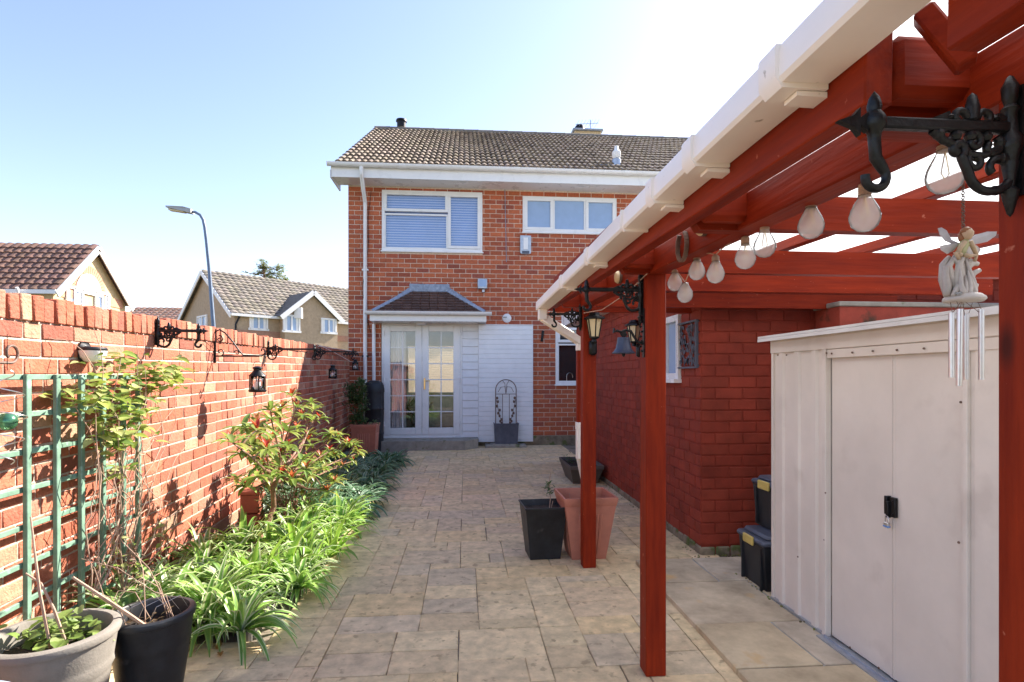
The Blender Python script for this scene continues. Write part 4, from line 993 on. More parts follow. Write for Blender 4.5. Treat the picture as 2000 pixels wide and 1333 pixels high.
# ================================================= METAL SHED
SX0 = PG(1509, 1173, .03).x; SY1 = PG(1509, 1173, .03).y; SY0 = .75; SX1 = SX0+1.25
zc_ = PX(1509, 664, SX0).z; zfas = PX(1509, 691, SX0).z
t = thing('metal_shed', (SX0+.6, 2.1, .04), 'pale beige metal shed with double sliding doors and padlocked black latch', 'shed')
zf = .048
def ys(px): return PX(px, 700, SX0).y
yA, yB, yC, yD = ys(1617), ys(1737), ys(1884), SY0
def ribs(mb, y0, y1, X, z0, z1, pitch=.155, rw=.028, rd=.012):
    # ribbed sheet in the plane X
    n = max(1, int(round((y1-y0)/pitch))); pts = [(y0, 0)]
    for k in range(n):
        c = y0+(y1-y0)*(k+.5)/n; pts += [(c-rw, 0), (c-rw*.6, rd), (c+rw*.6, rd), (c+rw, 0)]
    pts.append((y1, 0)); vs = []
    for (y, d) in pts: vs += [(X-d, y, z0), (X-d, y, z1)]
    mb.add(vs, [(2*k, 2*k+1, 2*k+3, 2*k+2) for k in range(len(pts)-1)])
g = MB(); ribs(g, yA+.03, SY1-.02, SX0+.004, zf, zfas); g.span((SX0-.008, SY1-.02, zf), (SX0+.03, SY1, zfas)); g.span((SX0-.014, yA, zf), (SX0+.02, yA+.03, zfas), bev=.003)
g.span((SX0, SY1-.006, zf), (SX1, SY1, zfas)); g.span((SX1-.01, SY0, zf), (SX1, SY1-.006, zfas)); g.span((SX0+.005, SY0, zf), (SX1-.01, SY0+.01, zfas))
g.span((SX0+.004, yC-.04, zf), (SX0+.012, yC+.02, zfas)); g.span((SX0-.002, SY0, zf), (SX0+.004, yC-.045, zfas))
g.span((SX0-.012, yC-.022, zf), (SX0+.004, yC-.004, zfas-.046), bev=.002); g.build('wall', M['shed'], t)
g = MB(); g.span((SX0-.012, SY0, zfas), (SX0+.02, SY1+.005, zc_), bev=.003); g.span((SX0+.02, SY1-.015, zfas), (SX1, SY1+.005, zc_), bev=.003); g.span((SX0-.006, SY0, zfas-.045), (SX0+.01, yA+.0, zfas-.001), bev=.002); g.build('top_trim', M['shed'], t)
g = MB(); a = .055
g.prism([(SX0-a, SY0-.05, zc_+.004), (SX1+a, SY0-.05, zc_+.05), (SX1+a, SY0-.05, zc_+.062), (SX0-a, SY0-.05, zc_+.016)], (0, 1.2, 0))
g.prism([(SX0-a-.004, SY0+1.13, zc_+.008), (SX1+a, SY0+1.13, zc_+.054), (SX1+a, SY0+1.13, zc_+.066), (SX0-a-.004, SY0+1.13, zc_+.020)], (0, SY1+.06-SY0-1.13, 0))
g.span((SX0-a-.006, SY0, zc_-.012), (SX0-a-.002, SY1+.06, zc_+.006)); g.build('roof', M['shedroof'], t)
for k, (a, b) in enumerate(((yB+.001, yA-.004), (yC+.02, yB-.001))):
    g = MB(); X = SX0+.016; g.span((X, a, zf+.01), (X+.012, b, zfas-.04), bev=.003)
    g.span((X-.001, (b-.012 if k else a), zf+.01), (X-.0, (b if k else a+.012), zfas-.04))
    g.build('door', M['shed'], t)
g = MB(); g.span((SX0-.05, SY0, .040), (SX0+.04, yA+.02, .052)); g.span((SX0-.022, SY0, .052), (SX0-.018, yA, .062)); g.span((SX0-.012, yA+.02, .04), (SX0+.03, SY1, .056)); g.build('door_track', M['zinc'], t)
g = MB(); R = Matrix.Rotation(math.radians(-90), 3, 'Y')
for (px, py) in ((1624, 691), (1664, 689), (1704, 686), (1751, 684), (1804, 681), (1884, 678), (1614, 690), (1884, 700), (1612, 963), (1610, 1055), (1519, 694), (1536, 694), (1558, 1088), (1872, 1060), (1660, 1265), (1716, 1305), (1876, 786)):
    p = PX(px, py, SX0-.012); g.lathe([(0, .003), (.004, .002), (.005, -.002)], p, 8, R)
g.build('screw', M['rust'], t)
g = MB(); pL, pR = PX(1712, 968, SX0+.016), PX(1748, 1012, SX0+.016); zl, zh = PX(1730, 1009, SX0).z, PX(1730, 968, SX0).z; ym = yB
g.span((SX0-.002, ym-.032, zl+.005), (SX0+.014, ym-.003, zh-.002), bev=.002); g.span((SX0-.010, ym+.004, zl+.012), (SX0+.014, ym+.020, zh), bev=.002); g.span((SX0-.014, ym-.008, zl+.0), (SX0+.004, ym+.006, zh-.02), bev=.002)
for zz in (zl+.018, zh-.016): g.lathe([(0, .004), (.005, .002), (.005, -.001)], (SX0-.003, ym-.022, zz), 8, R)
g.build('latch', M['iron'], t, True)
p = Vector((SX0-.012, ym+.0, zl-.006))
t2 = thing('padlock', p-Z_*.05, 'small blue and brass padlock hanging from the black shed latch', 'padlock')
g = MB(); g.tube([p+Vector((0, -.008, -.014)), p+Vector((0, -.008, .008)), p+Vector((0, -.004, .014)), p+Vector((0, .004, .014)), p+Vector((0, .008, .008)), p+Vector((0, .008, -.014))], .0025, 8); g.build('shackle', M['steel'], t2, True)
MB().box(p+Vector((0, 0, -.026)), (.013, .028, .024), b=.003).build('body', M['steel'], t2); MB().box(p+Vector((0, 0, -.031)), (.015, .030, .008), b=.002).build('sleeve', mat('blue rubber', (.10, .25, .60), .5, 10, .1, 0), t2)

# storage boxes behind the shed corner
def crate(cx, cy_, z, w_, d, h, label, rz=0):
    t = thing('storage_box', (cx, cy_, z), label, 'storage box', 'black lidded storage boxes stacked beside the shed', 0)
    R = Matrix.Rotation(rz, 3, 'Z'); g = MB(); 
    vs = []
    for (s_, zz) in ((.86, 0), (.94, h*.80), (.97, h*.82)):
        for (i, j) in ((-1, -1), (1, -1), (1, 1), (-1, 1)): vs.append(R @ Vector((i*w_/2*s_, j*d/2*s_, zz))+Vector((cx, cy_, z)))
    g.add(vs, [(3, 2, 1, 0), (0, 1, 5, 4), (1, 2, 6, 5), (2, 3, 7, 6), (3, 0, 4, 7), (4, 5, 9, 8), (5, 6, 10, 9), (6, 7, 11, 10), (7, 4, 8, 11), (8, 9, 10, 11)])
    for k in (-2, 2): 
        if k: g.box(R @ Vector((k*w_*.17, -d/2*.92, h*.4))+Vector((cx, cy_, z)), (.012, .02, h*.72), R); g.box(R @ Vector((-w_/2*.92, k*d*.17, h*.4))+Vector((cx, cy_, z)), (.02, .012, h*.72), R)
    g.build('tub', M['black'], t)
    g = MB(); g.box(R @ Vector((0, 0, h*.86))+Vector((cx, cy_, z)), (w_, d, h*.09), R, b=.012); g.box(R @ Vector((0, 0, h*.93))+Vector((cx, cy_, z)), (w_*.86, d*.86, h*.09), R, b=.015); g.build('lid', M['slate'], t, True)
    for (x, y, a, b) in ((-w_/2-.004, 0, .016, .12), (0, -d/2-.004, .13, .016)):
        MB().box(R @ Vector((x, y, h*.84))+Vector((cx, cy_, z)), (a, b, .055), R, b=.005).build('clip', M['yellow'], t)
q = PG(1478, 1135, .045)
crate(q.x+.19, SY1+.24, .015, .52, .34, .37, 'lower black storage box with yellow clips on the ground by the shed')
crate(q.x+.26, SY1+.25, .385, .46, .32, .33, 'upper black storage box with yellow clips stacked beside the shed', .05)
# ================================================= LEFT WALL IRONWORK
def WP(px, py, d=0.):
    p = PW(px, py); return p+Nw*d
wrz = math.pi+math.atan(-WS)   # arm points away from the wall
q = WP(300, 646, .012); bracket(q, wrz, 'ornate black iron bracket with an empty hook high on the brick wall, nearest the trellis', L=.245, sc=1.1, tail=.07)
q = WP(519, 682, .012); bracket(q, wrz, 'ornate black iron bracket on the brick wall between the two hanging lanterns', L=.42, sc=1.15, tail=.04, fine=False)
q = WP(612, 687, .012); t = bracket(q, wrz, 'plain long black iron bracket on the shaded end of the brick wall', L=.47, sc=1.15, tail=.05, fine=False)
def scroll_bracket(q, L, label, sc=1.):
    t = thing('scroll_bracket', q, label, 'bracket')
    D = Nw
    P = lambda a, z: q+D*a+Z_*z
    MB().bar(P(.004, .13), P(.004, -.14), .018, .010, bev=.002).build('back_bar', M['iron'], t)
    g = MB()
    g.tube([P(.01, -.085), P(L, -.085)], .006, 8)
    g.tube([P(.01, .11), P(.04, .125), P(.08, .10), P(.14, .03), P(.19, -.045), P(.22, -.078), P(L+.02, -.082), P(L+.045, -.06), P(L+.04, -.03), P(L+.02, -.025), P(L+.018, -.045)], .006, 8)
    def sp(a, z, r0, r1, a0, a1, n=16): return [P(a+math.cos(a0+(a1-a0)*k/n)*(r0+(r1-r0)*k/n), z+math.sin(a0+(a1-a0)*k/n)*(r0+(r1-r0)*k/n)) for k in range(n+1)]
    g.tube(sp(.04, .05, .030, .006, 1.8, -5), .0045, 8); g.tube(sp(.045, -.052, .032, .006, -1.6, 4.5), .0045, 8); g.tube(sp(.17, -.06, .022, .005, 2.8, -3), .004, 8)
    g.build('scroll_arm', M['iron'], t, True); return t
q = WP(417, 675, .006); scroll_bracket(q, .34, 'slender scrolled iron bracket holding the nearest hanging lantern')
def lantern(p, label, s=1.):
    t = thing('hanging_lantern', p-Z_*.25*s, label, 'lantern', 'small black lanterns hanging from the brick wall')
    def L(pr, sg=20, m=None): m = m or MB(); m.lathe([(r*s, z*s) for r, z in pr], p, sg); return m
    L([(0, -.035), (.018, -.037), (.034, -.045), (.036, -.052), (.028, -.058), (.028, -.068), (.045, -.088), (.060, -.104), (.062, -.108), (.0, -.108)]).build('roof', M['iron'], t, True)
    m = L([(0, -.225), (.056, -.225), (.062, -.218), (.062, -.210), (.054, -.206), (0, -.206)])
    for k in range(4):
        a = math.pi/2*k+.5; c = p+Vector((math.cos(a)*.052*s, math.sin(a)*.052*s, 0)); m.bar(c-Z_*.108*s, c-Z_*.21*s, .007*s, .007*s)
    m.build('base_frame', M['iron'], t, True)
    L([(.047, -.206), (.047, -.108)]).build('glass', M['glass'], t, 'all')
    L([(0, -.206), (.022, -.206), (.022, -.150), (0, -.150)]).build('candle', M['white'], t, True)
    m = MB(); m.tube([p+Vector((math.cos(a)*.030*s, 0, math.sin(a)*.034*s-.034*s)) for a in [math.pi*k/10 for k in range(11)]], .002*s, 5); m.build('handle', M['iron'], t)
q = WP(430, 700, .0); q = Vector((PY(503, 706, WP(417, 675).y+.02).x, WP(417, 675).y+.02, PY(503, 706, WP(417, 675).y+.02).z)); lantern(q, 'larger black lantern hanging from the scrolled bracket on the sunlit wall', 1.1)
yy = WP(600, 700).y; q = PY(650, 708, yy+.25); lantern(q, 'small black lantern with pale panes hanging on the shaded part of the wall', 1.0)
yy = WP(655, 700).y; q = PY(694, 698, yy+.2); lantern(q, 'smallest black lantern at the far end of the wall above the shrub planter', .98)
# far dark bracket row
q = WP(668, 692, .01); g = MB(); 
g.bar(q, q+Nw*.28+Z_*.0, .025, .025)
for k in range(5): g.tube([q+Nw*(.03+k*.05)+Z_*.0, q+Nw*(.05+k*.05)+Z_*.03, q+Nw*(.08+k*.05)-Z_*.03], .010, 6)
tag(g.build('iron_bracket', M['iron'], None, True), 'dark lacy iron bracket at the far end of the wall near the white downpipes', 'bracket')
# wires between
tag(MB().tube([WP(395, 668, .02), WP(420, 690, .03), WP(455, 685, .05)], .002, 5).build('wire', M['iron']), 'thin black wire looped on the brick wall near the scrolled bracket', 'wire')
tag(MB().tube([WP(616, 672, .02), WP(640, 690, .12), WP(655, 706, .24)], .003, 5).tube([WP(616, 676, .02), WP(660, 684, .12), WP(690, 690, .24)], .003, 5).build('cord', M['white']), 'pale cord strung near the shaded end of the brick wall', 'cord')
# half round solar light and hooks near the trellis
q = WP(160, 684, .0); t = thing('solar_wall_light', q-Z_*.06, 'half round solar light with white shade on the brick wall above the trellis', 'wall light')
R = Matrix((Nw, U, Z_)).transposed()
g = MB(); pr = [(0, -.062), (.035, -.058), (.056, -.036), (.062, -.004)]; g.lathe(pr, q+Nw*.05, 18); g.build('shade', M['white'], t, True)
g = MB(); g.lathe([(.063, -.003), (.064, .006), (.058, .014), (0, .018)], q+Nw*.05, 18); g.build('solar_top', M['black'], t, True)
g = MB(); g.box(q+Nw*.012+Z_*-.01, (.03, .09, .10), R, b=.02); g.build('back_plate', M['black'], t, True)
HX_ = PX(22, 690, -1.80)
g = MB(); a0 = PX(-30, 708, -1.84); pts = [a0]
for k in range(17): an = math.radians(-100+330*k/16); r = .040*(1-.45*k/16); pts.append(HX_+U*(math.cos(an)*r)+Z_*(math.sin(an)*r))
g.tube(pts, .006, 8); tag(g.build('curled_hook', M['rust'], None, True), 'curled dark metal wall hook above the left end of the trellis', 'hook')
c = PX(14, 806, -1.74)
t = thing('wind_spinner', c-Z_*.08, 'spiral wire wind spinner with a glossy green ball, hanging in front of the trellis', 'wind spinner')
pts = []
for k in range(90):
    s_ = k/89; an = s_*2*math.pi*4.2; r = .012+.048*math.sin(math.pi*min(1, s_*1.0))**.7; pts.append(c+Vector((math.cos(an)*r, math.sin(an)*r, .16-.36*s_)))
MB().tube(pts, .0022, 6).build('spiral', M['steel'], t, True)
MB().lathe([(0, -.034), (.017, -.030), (.030, -.016), (.034, 0), (.030, .016), (.017, .030), (0, .034)], c-Z_*.035+Vector((0, 0, 0)), 18).build('ball', mat('glossy green ball', (.10, .28, .16), .15, 8, .5, 0, metal=.7), t, 'all')
MB().tube([c+Z_*.16, c+Z_*.24, c+Z_*.30], .0015, 4).build('wire', M['iron'], t)

# ================================================= TRELLIS
yr = PX(266, 735, -1.79).y
def TP(y, z): return Vector((wallX(y)+.085, y, z))
t = thing('trellis', TP(2.4, 0), 'green painted square lattice trellis standing against the brick wall', 'trellis')
sp_ = .158; ztop = PX(266, 737, -1.79).z
def TY(px):
    a, b, c = ray(px, 700); t_ = (WX0-WS*2.5+.085)/(a-WS*b); return b*t_
tys = [TY(px) for px in (270, 241, 201, 159, 111, 53)]; sp_y = (tys[0]-tys[-1])/5
tys += [tys[-1]-sp_y*(k+1) for k in range(4)]; yr = tys[0]
for k, y in enumerate(tys):
    wd = .027 if k else .036
    MB().bar(TP(y, .06), TP(y, ztop+.012), wd, .020, up=(1, 0, 0), bev=.003).build('upright', M['green'], t, True)
for k in range(8):
    z = ztop-k*sp_; MB().bar(TP(tys[-1]-.05, z)-Nw*.018, TP(yr+.012, z)-Nw*.018, .013, .024, bev=.003).build('crossbar', M['green'], t, True)

# ================================================= LEAVES
def leaf(mb, p, d, L, W, droop, cols, n=6, fold=.25, twist=0, tip=.6):
    """ribbon leaf: p base, d start direction, cols=(edge, mid)"""
    p = Vector(p); d = Vector(d).normalized(); side = d.cross(Z_); side = side.normalized() if side.length > .05 else Vector((1, 0, 0))
    if twist: side = Matrix.Rotation(twist, 3, d) @ side
    vs = []; st = L/n
    for i in range(n+1):
        s_ = i/n; w_ = W*math.sin(math.pi*min(1, (s_*.92+.08))**tip)*.5
        if i == n: w_ = W*.02
        up = side.cross(d).normalized()
        vs += [p-side*w_+up*fold*w_, p-side*w_*.55+up*fold*w_*.4, p, p+side*w_*.55+up*fold*w_*.4, p+side*w_+up*fold*w_]
        p = p+d*st; d = (d-Z_*droop*st/L*(.5+s_*1.3)).normalized()
    fs = []; cs = []
    for i in range(n):
        a = i*5
        for j in range(4): fs.append((a+j, a+j+1, a+j+6, a+j+5)); cs.append(cols[0] if j in (0, 3) else cols[1])
    b = len(mb.v); mb.v += [tuple(v) for v in vs]; mb.f += [tuple(b+i for i in f) for f in fs]; mb.c += cs
def strap_plant(seed, n, L, W, cols, bright=1., up=.9):
    rs = random.Random(seed); m = MB()
    for k in range(n):
        a = rs.uniform(0, 6.283); e = rs.uniform(.35, 1.35)*up; d = Vector((math.cos(a)*math.cos(e), math.sin(a)*math.cos(e), math.sin(e)))
        ce, cm = rs.choice(cols); v = rs.uniform(.95, 1.5); ce = tuple(min(.95, c*v) for c in ce); cm = tuple(c*v for c in cm)
        leaf(m, (math.cos(a)*.02, math.sin(a)*.02, .0), d, L*rs.uniform(.65, 1.2), W*rs.uniform(.7, 1.2), rs.uniform(1.5, 2.9), (ce, cm), 8, rs.uniform(.1, .5), rs.uniform(-.4, .4))
    return m
STR = [((.70, .72, .46), (.14, .30, .06)), ((.60, .66, .36), (.16, .33, .06)), ((.30, .44, .10), (.18, .34, .07)), ((.72, .74, .50), (.18, .34, .07)), ((.34, .48, .12), (.22, .38, .08))]
GRN = [((.26, .44, .08), (.16, .33, .05)), ((.34, .50, .09), (.22, .40, .06)), ((.56, .64, .24), (.20, .38, .07))]
BLU_SHADE = [((.22, .33, .20), (.05, .15, .08)), ((.15, .26, .12), (.05, .14, .06)), ((.30, .40, .28), (.05, .14, .07))]  # dark bluish greens: the far bed's shade is put into the leaf colour
protos = {}
def plants(kind, seeds, n, L, W, cols, spots, label, group, name='strap_leaved_plant', up=.9, cat='plant'):
    ps = []
    for s_ in seeds:
        o = strap_plant(s_, n, L, W, cols, up=up).build(name, M['strap'], None, 'all'); ps.append(o)
        o.data.transform(Matrix.Translation(o.location)); o.location = (0, 0, 0)
    for i, (x, y, sc_) in enumerate(spots):
        o = ps[i] if i < len(ps) else ps[i % len(ps)].copy()
        if i >= len(ps): COL.objects.link(o)
        o.location = (x, y, .06); o.rotation_euler = (0, 0, random.uniform(0, 6.28)); o.scale = (sc_, sc_, sc_*random.uniform(.85, 1.1)); tag(o, label, cat, group)
    return ps
FC = PG(492, 1046); FC = Vector((max(FC.x, wallX(FC.y)+.12), FC.y, 0))
rs = random.Random(5)
front = []; mid = []; far = []
y = BEDY+.06
while y < 8.8:
    xa = wallX(y)+.16; x = xa+rs.uniform(0, .08)
    while x < KX+(-.06 if y < 3.4 else .06):
        near = (x > KX-.28)
        e = (x+rs.uniform(-.04, .04), y+rs.uniform(-.06, .06), rs.uniform(.8, 1.2))
        if abs(e[0]-FC.x-.10) < .32 and -.75 < e[1]-FC.y < .15: x += .185; continue
        if y < 4.15: front.append(e)
        elif y < 5.3: mid.append(e)
        else: far.append(e)
        x += .185
    y += .235 if y < 5.5 else .28
plants('s', (1, 2, 3, 4, 5, 6), 54, .35, .038, STR, front, 'white striped strap-leaved plant in the near sunlit part of the bed', 'white striped strap-leaved plants', up=.95)
plants('g', (11, 12, 13, 14), 46, .34, .046, GRN+STR[:1], mid, 'bright green strap-leaved plant in the middle of the bed by the shrub trunk', 'bright green strap-leaved plants', up=1.05)
plants('b', (21, 22, 23, 24), 44, .34, .050, BLU_SHADE, far, 'arching-leaved plant in the far part of the bed, shade painted into its dark bluish green leaves', 'far bed plants with shade painted into their leaves', up=.8)
# a few tall broad blades standing in the middle
tall = [PG(590+dx, 1135+dy, .1) for dx, dy in ((0, 0), (60, -30), (25, -60), (95, -55), (-45, 10))]
plants('t', (31, 32), 9, .42, .062, [((.34, .50, .08), (.24, .42, .06)), ((.26, .40, .06), (.20, .36, .05))], [(p.x-.15, p.y+.05, 1.0) for p in tall], 'tall upright lime green blades rising above the middle of the bed', 'lime green upright blades', 'broad_leaved_plant', up=1.25)

# shrub with red young growth
sb = PG(462, 1118, .05); sb = Vector((wallX(sb.y)+.44, sb.y, .05))
def SPt(px, py, dx=0): return PX(px, py, sb.x+dx)
t = thing('flowering_shrub', sb, 'leggy evergreen shrub with red young shoots leaning out from the brick wall', 'shrub')
g = MB()
trunk = [SPt(440, 1135), SPt(482, 1085, .02), SPt(518, 1035, .05), SPt(535, 990, .08), SPt(533, 950, .10), SPt(545, 925, .14)]
g.tube(trunk, [.026, .024, .021, .019, .017, .016], 9)
tips = []; rs = random.Random(8)
hubs = [SPt(545, 925, .14)]
targets = [(470, 880), (500, 820), (545, 800), (580, 790), (612, 815), (600, 845), (640, 880), (520, 870), (560, 865), (480, 945), (675, 860), (690, 895), (660, 930), (625, 905), (590, 950), (640, 955), (700, 880), (515, 905), (555, 830), (615, 790), (605, 920), (670, 905), (500, 925), (575, 895), (545, 905), (650, 850), (455, 860), (495, 845), (530, 815), (530, 940), (570, 930)]
for k, (px, py) in enumerate(targets):
    e = SPt(px, py+6, .10+rs.uniform(-.10, .42)); h = hubs[0]; m = (h+e)/2+Vector((rs.uniform(-.04, .04), rs.uniform(-.04, .04), -.05))
    g.tube([h, (h+m)/2+Vector((0, 0, -.01)), m, (m+e)/2+Z_*.01, e], [.011, .009, .007, .005, .004], 6)
    tips.append((e, (e-m).normalized()))
    for _ in range(2):
        e2 = m.lerp(e, rs.uniform(.2, .9)); e3 = e2+Vector((rs.uniform(-.10, .10), rs.uniform(-.12, .12), rs.uniform(.02, .13))); g.tube([e2, (e2+e3)/2+Z_*.01, e3], [.005, .004, .003], 5); tips.append((e3, (e3-e2).normalized()))
g.build('stem', M['bark'], t, True)
g = MB(); rd_ = MB()
for (e, d) in tips:
    nl = rs.randint(8, 12); red = rs.random() < .5
    for k in range(nl):
        a = rs.uniform(0, 6.28); el = rs.uniform(-.5, .7); dd = Vector((math.cos(a)*math.cos(el), math.sin(a)*math.cos(el), math.sin(el)))+d*.3
        v = rs.uniform(.7, 1.3); c = rs.choice([(.22, .34, .07), (.27, .38, .07), (.36, .44, .10), (.42, .40, .10)]); c = tuple(q*v for q in c)
        leaf(g, e+dd*.005, dd, rs.uniform(.07, .125), rs.uniform(.028, .040), rs.uniform(.6, 1.8), (c, c), 4, .3, 0, .8)
    if red:
        for k in range(6):
            a = rs.uniform(0, 6.28); dd = Vector((math.cos(a)*.6, math.sin(a)*.6, .9)); c = rs.choice([(.60, .07, .03), (.70, .16, .06), (.62, .24, .10)])
            leaf(rd_, e+Z_*.01, dd, rs.uniform(.045, .08), .019, .9, (c, c), 3, .2)
g.build('foliage', M['leaf'], t, 'all'); rd_.build('red_leaves', M['leaf'], t, 'all')
# low broad shrub under it
def bush(name, c, r, n, cols, label, cat='shrub', ll=.07, lw=.03, h=1., group=None, seed=1):
    rs = random.Random(seed); t = thing(name, (c[0], c[1], c[2]-r*h), label, cat, group)
    g = MB(); st = MB(); b = Vector((c[0], c[1], c[2]-r*h))
    for k in range(n):
        v = Vector((rs.gauss(0, 1), rs.gauss(0, 1), rs.gauss(0, 1))).normalized(); q = rs.uniform(.45, 1)**.5
        v = v*q*(1+.25*noise.noise(v*2+Vector((seed, 0, 0)))); p = Vector(c)+Vector((v.x*r, v.y*r, v.z*r*h))
        if k % 12 == 0: st.tube([b, b.lerp(p, .5)+Vector((rs.uniform(-.02, .02), 0, .02)), p], [.006, .004, .002], 5)
        co = rs.choice(cols); u_ = rs.uniform(.7, 1.3); co = tuple(x*u_ for x in co)
        leaf(g, p, v+Vector((rs.uniform(-.5, .5), rs.uniform(-.5, .5), rs.uniform(-.1, .7))), ll*rs.uniform(.7, 1.3), lw, rs.uniform(.4, 1.6), (co, co), 3, .3, 0, .8)
    st.build('stem', M['bark'], t, True); g.build('foliage', M['leaf'], t, 'all'); return t
p = PG(632, 1005, .2); bush('low_shrub', (wallX(4.9)+.52, 5.0, .36), .30, 800, [(.06, .13, .04), (.10, .19, .05), (.12, .22, .10)], 'low rounded dark leafy shrub behind the red-shooted shrub', seed=3, ll=.06, lw=.026)
# clay flue pot against the wall
q = WP(492, 1034, 0); fy = WP(492, 1000).y
t_ = MB(); c = FC.copy(); t_.box(c+Z_*.28, (.17, .17, .52), None, b=.01); zc2 = PX(492, 962, c.x).z+.02
t_ = MB(); R = Matrix.Rotation(.1, 3, 'Z')
for (h0, h1, s_) in ((.02, zc2*.5, .155), (zc2*.5+.008, zc2-.03, .15), (zc2-.03, zc2, .165)): t_.box(c+Z_*((h0+h1)/2), (s_, s_, h1-h0), R, b=.006)
tag(t_.build('clay_flue', M['terrad'], None, True), 'square clay flue block standing against the sunlit wall behind the shrub trunk', 'clay block')
# fallen leaves
lf = MB(); rs = random.Random(12)
for (px, py) in ((425, 1268), (430, 1274), (352, 1272), (700, 1052), (740, 990), (1640, 1240), (1655, 1236), (1560, 1165)):
    p = PG(px, py, .02); leaf(lf, p, (rs.uniform(-1, 1), rs.uniform(-1, 1), .1), .06, .03, .2, ((.5, .25, .08), (.5, .28, .10)), 3, .4)
tag(lf.build('fallen_leaves', M['leaf']), 'scattered dry fallen leaves on the paving', 'leaves', None, 'stuff')

# ================================================= POTS ON THE LEFT
def round_pot(c, r0, r1, h, matl, label, rings=(), lipw=.02, sq=None, seg=40, soil=.06, name='round_planter', cat='planter', group=None):
    t = thing(name, c, label, cat, group); c = Vector(c)
    pr = [(0, 0), (r0*.96, 0), (r0, .01)]
    zz = [k/24 for k in range(1, 24)]
    for z in zz:
        r = r0+(r1-r0)*(z**.85)
        for (rz_, w_, a) in rings:
            if abs(z-rz_) < w_: r += a
        pr.append((r, h*z))
    pr += [(r1, h-.03), (r1+.004, h-.028), (r1+.008, h-.015), (r1+.004, h-.004), (r1-.004, h), (r1-lipw+.003, h), (r1-lipw-.002, h-.006), (r1-lipw-.01, h-soil-.01)]
    MB().lathe(pr, c, seg, sq=sq).build('pot', matl, t, True)
    m = MB(); n = 6; vs = [(c.x, c.y, c.z+h-soil+.01)]; fs = []
    for i in range(1, n+1):
        for k in range(24):
            a = 2*math.pi*k/24; r = (r1-lipw)*i/n*.99; vs.append((c.x+math.cos(a)*r, c.y+math.sin(a)*r, c.z+h-soil+.02*noise.noise(Vector((math.cos(a)*r*14, math.sin(a)*r*14, c.x)))))
    for k in range(24): fs.append((0, 1+k, 1+(k+1) % 24))
    for i in range(n-1):
        for k in range(24): a = 1+i*24+k; b = 1+i*24+(k+1) % 24; fs.append((a, a+24, b+24, b))
    m.add(vs, fs); m.build('soil', M['soil'], t, 'all'); return t
h1 = .42; c = PG(104, 1238, h1); rr = (PG(222, 1238, h1)-c).length*.91
gp = round_pot((c.x, c.y, .012), rr*.66, rr, h1, M['stonepot'], 'large pale grey ribbed round pot at the bottom left with trailing ivy leaves', [(.60, .015, .006), (.68, .015, .006), (.52, .015, .006)], .024, soil=.07)
gc = Vector((c.x, c.y, h1-.05))
h2 = .37; c2 = PG(296, 1198, h2); r2_ = (PG(372, 1198, h2)-c2).length*.97
bp = round_pot((c2.x, c2.y, .012), r2_*.68, r2_, h2, M['black'], 'black round plastic pot with dead twigs beside the grey pot', [(.66, .01, .003), (.74, .01, .003), (.82, .01, .003)], .02, soil=.07)
bc = Vector((c2.x, c2.y, h2-.05))
# third pot's rim at the corner
c3 = PG(-10, 1345, .45); round_pot((c3.x-.08, c3.y-.12, .012), .13, .19, .43, M['lead'], 'pale blue grey pot mostly cut off at the bottom left corner', [], .02)
def clump(parent, nm, pts, n, ll, lw, cols, spread, seed, upz=.6, matk='leaf'):
    rs = random.Random(seed); g = MB()
    for k in range(n):
        p = rs.choice(pts)+Vector((rs.gauss(0, spread), rs.gauss(0, spread), rs.gauss(0, spread*.7))); a = rs.uniform(0, 6.28)
        co = rs.choice(cols); u_ = rs.uniform(.75, 1.25); co = tuple(x*u_ for x in co)
        leaf(g, p, (math.cos(a), math.sin(a), rs.uniform(-.3, upz)), ll*rs.uniform(.6, 1.25), lw*rs.uniform(.8, 1.2), rs.uniform(.3, 1.5), (co, co), 4, .3, rs.uniform(-.5, .5), .7)
    return g.build(nm, M[matk], parent, 'all')
IVY = [(.26, .38, .09), (.34, .44, .12), (.38, .46, .18), (.2, .3, .08)]
clump(gp, 'ivy_leaves', [gc+Vector((-.10, .05, .02)), gc+Vector((-.02, .06, .03)), gc+Vector((.06, .07, .03)), gc+Vector((.0, -.02, .01))], 90, .055, .040, IVY, .045, 2, .9)
def stems(parent, nm, lines, r, matk='twig'):
    g = MB()
    for l in lines: g.tube(l, [r*(1-.5*i/(len(l)-1)) for i in range(len(l))], 6)
    return g.build(nm, M[matk], parent, True)
def PP(px, py, X): return PX(px, py, X)
stems(gp, 'cane', [[gc+Vector((.0, 0, -.05)), PP(78, 1160, gc.x-.03), PP(68, 1080, gc.x-.07), PP(60, 1010, gc.x-.12)], [gc+Vector((.04, .03, -.05)), PP(105, 1190, gc.x), PP(80, 1140, gc.x-.1), PP(50, 1120, gc.x-.15)]], .006)
stems(bp, 'twig', [[bc+Vector((.03, -.02, -.03)), PP(250, 1200, bc.x-.0), PP(190, 1160, bc.x-.05), PP(142, 1128, bc.x-.1)]], .009)
ws = []; rs = random.Random(7)
for k in range(7):
    a = rs.uniform(0, 6.28); p0_ = bc+Vector((math.cos(a)*.09, math.sin(a)*.09, -.02)); top = bc+Vector((rs.uniform(-.22, .05), rs.uniform(-.06, .16), rs.uniform(.10, .34))); e = bc+Vector((rs.uniform(-.3, -.05), rs.uniform(-.1, .2), rs.uniform(.0, .35)))
    ws.append([p0_, p0_.lerp(top, .5)+Z_*.06, top, top.lerp(e, .5)+Z_*.03, e])
stems(bp, 'wiry_stem', ws, .0022)
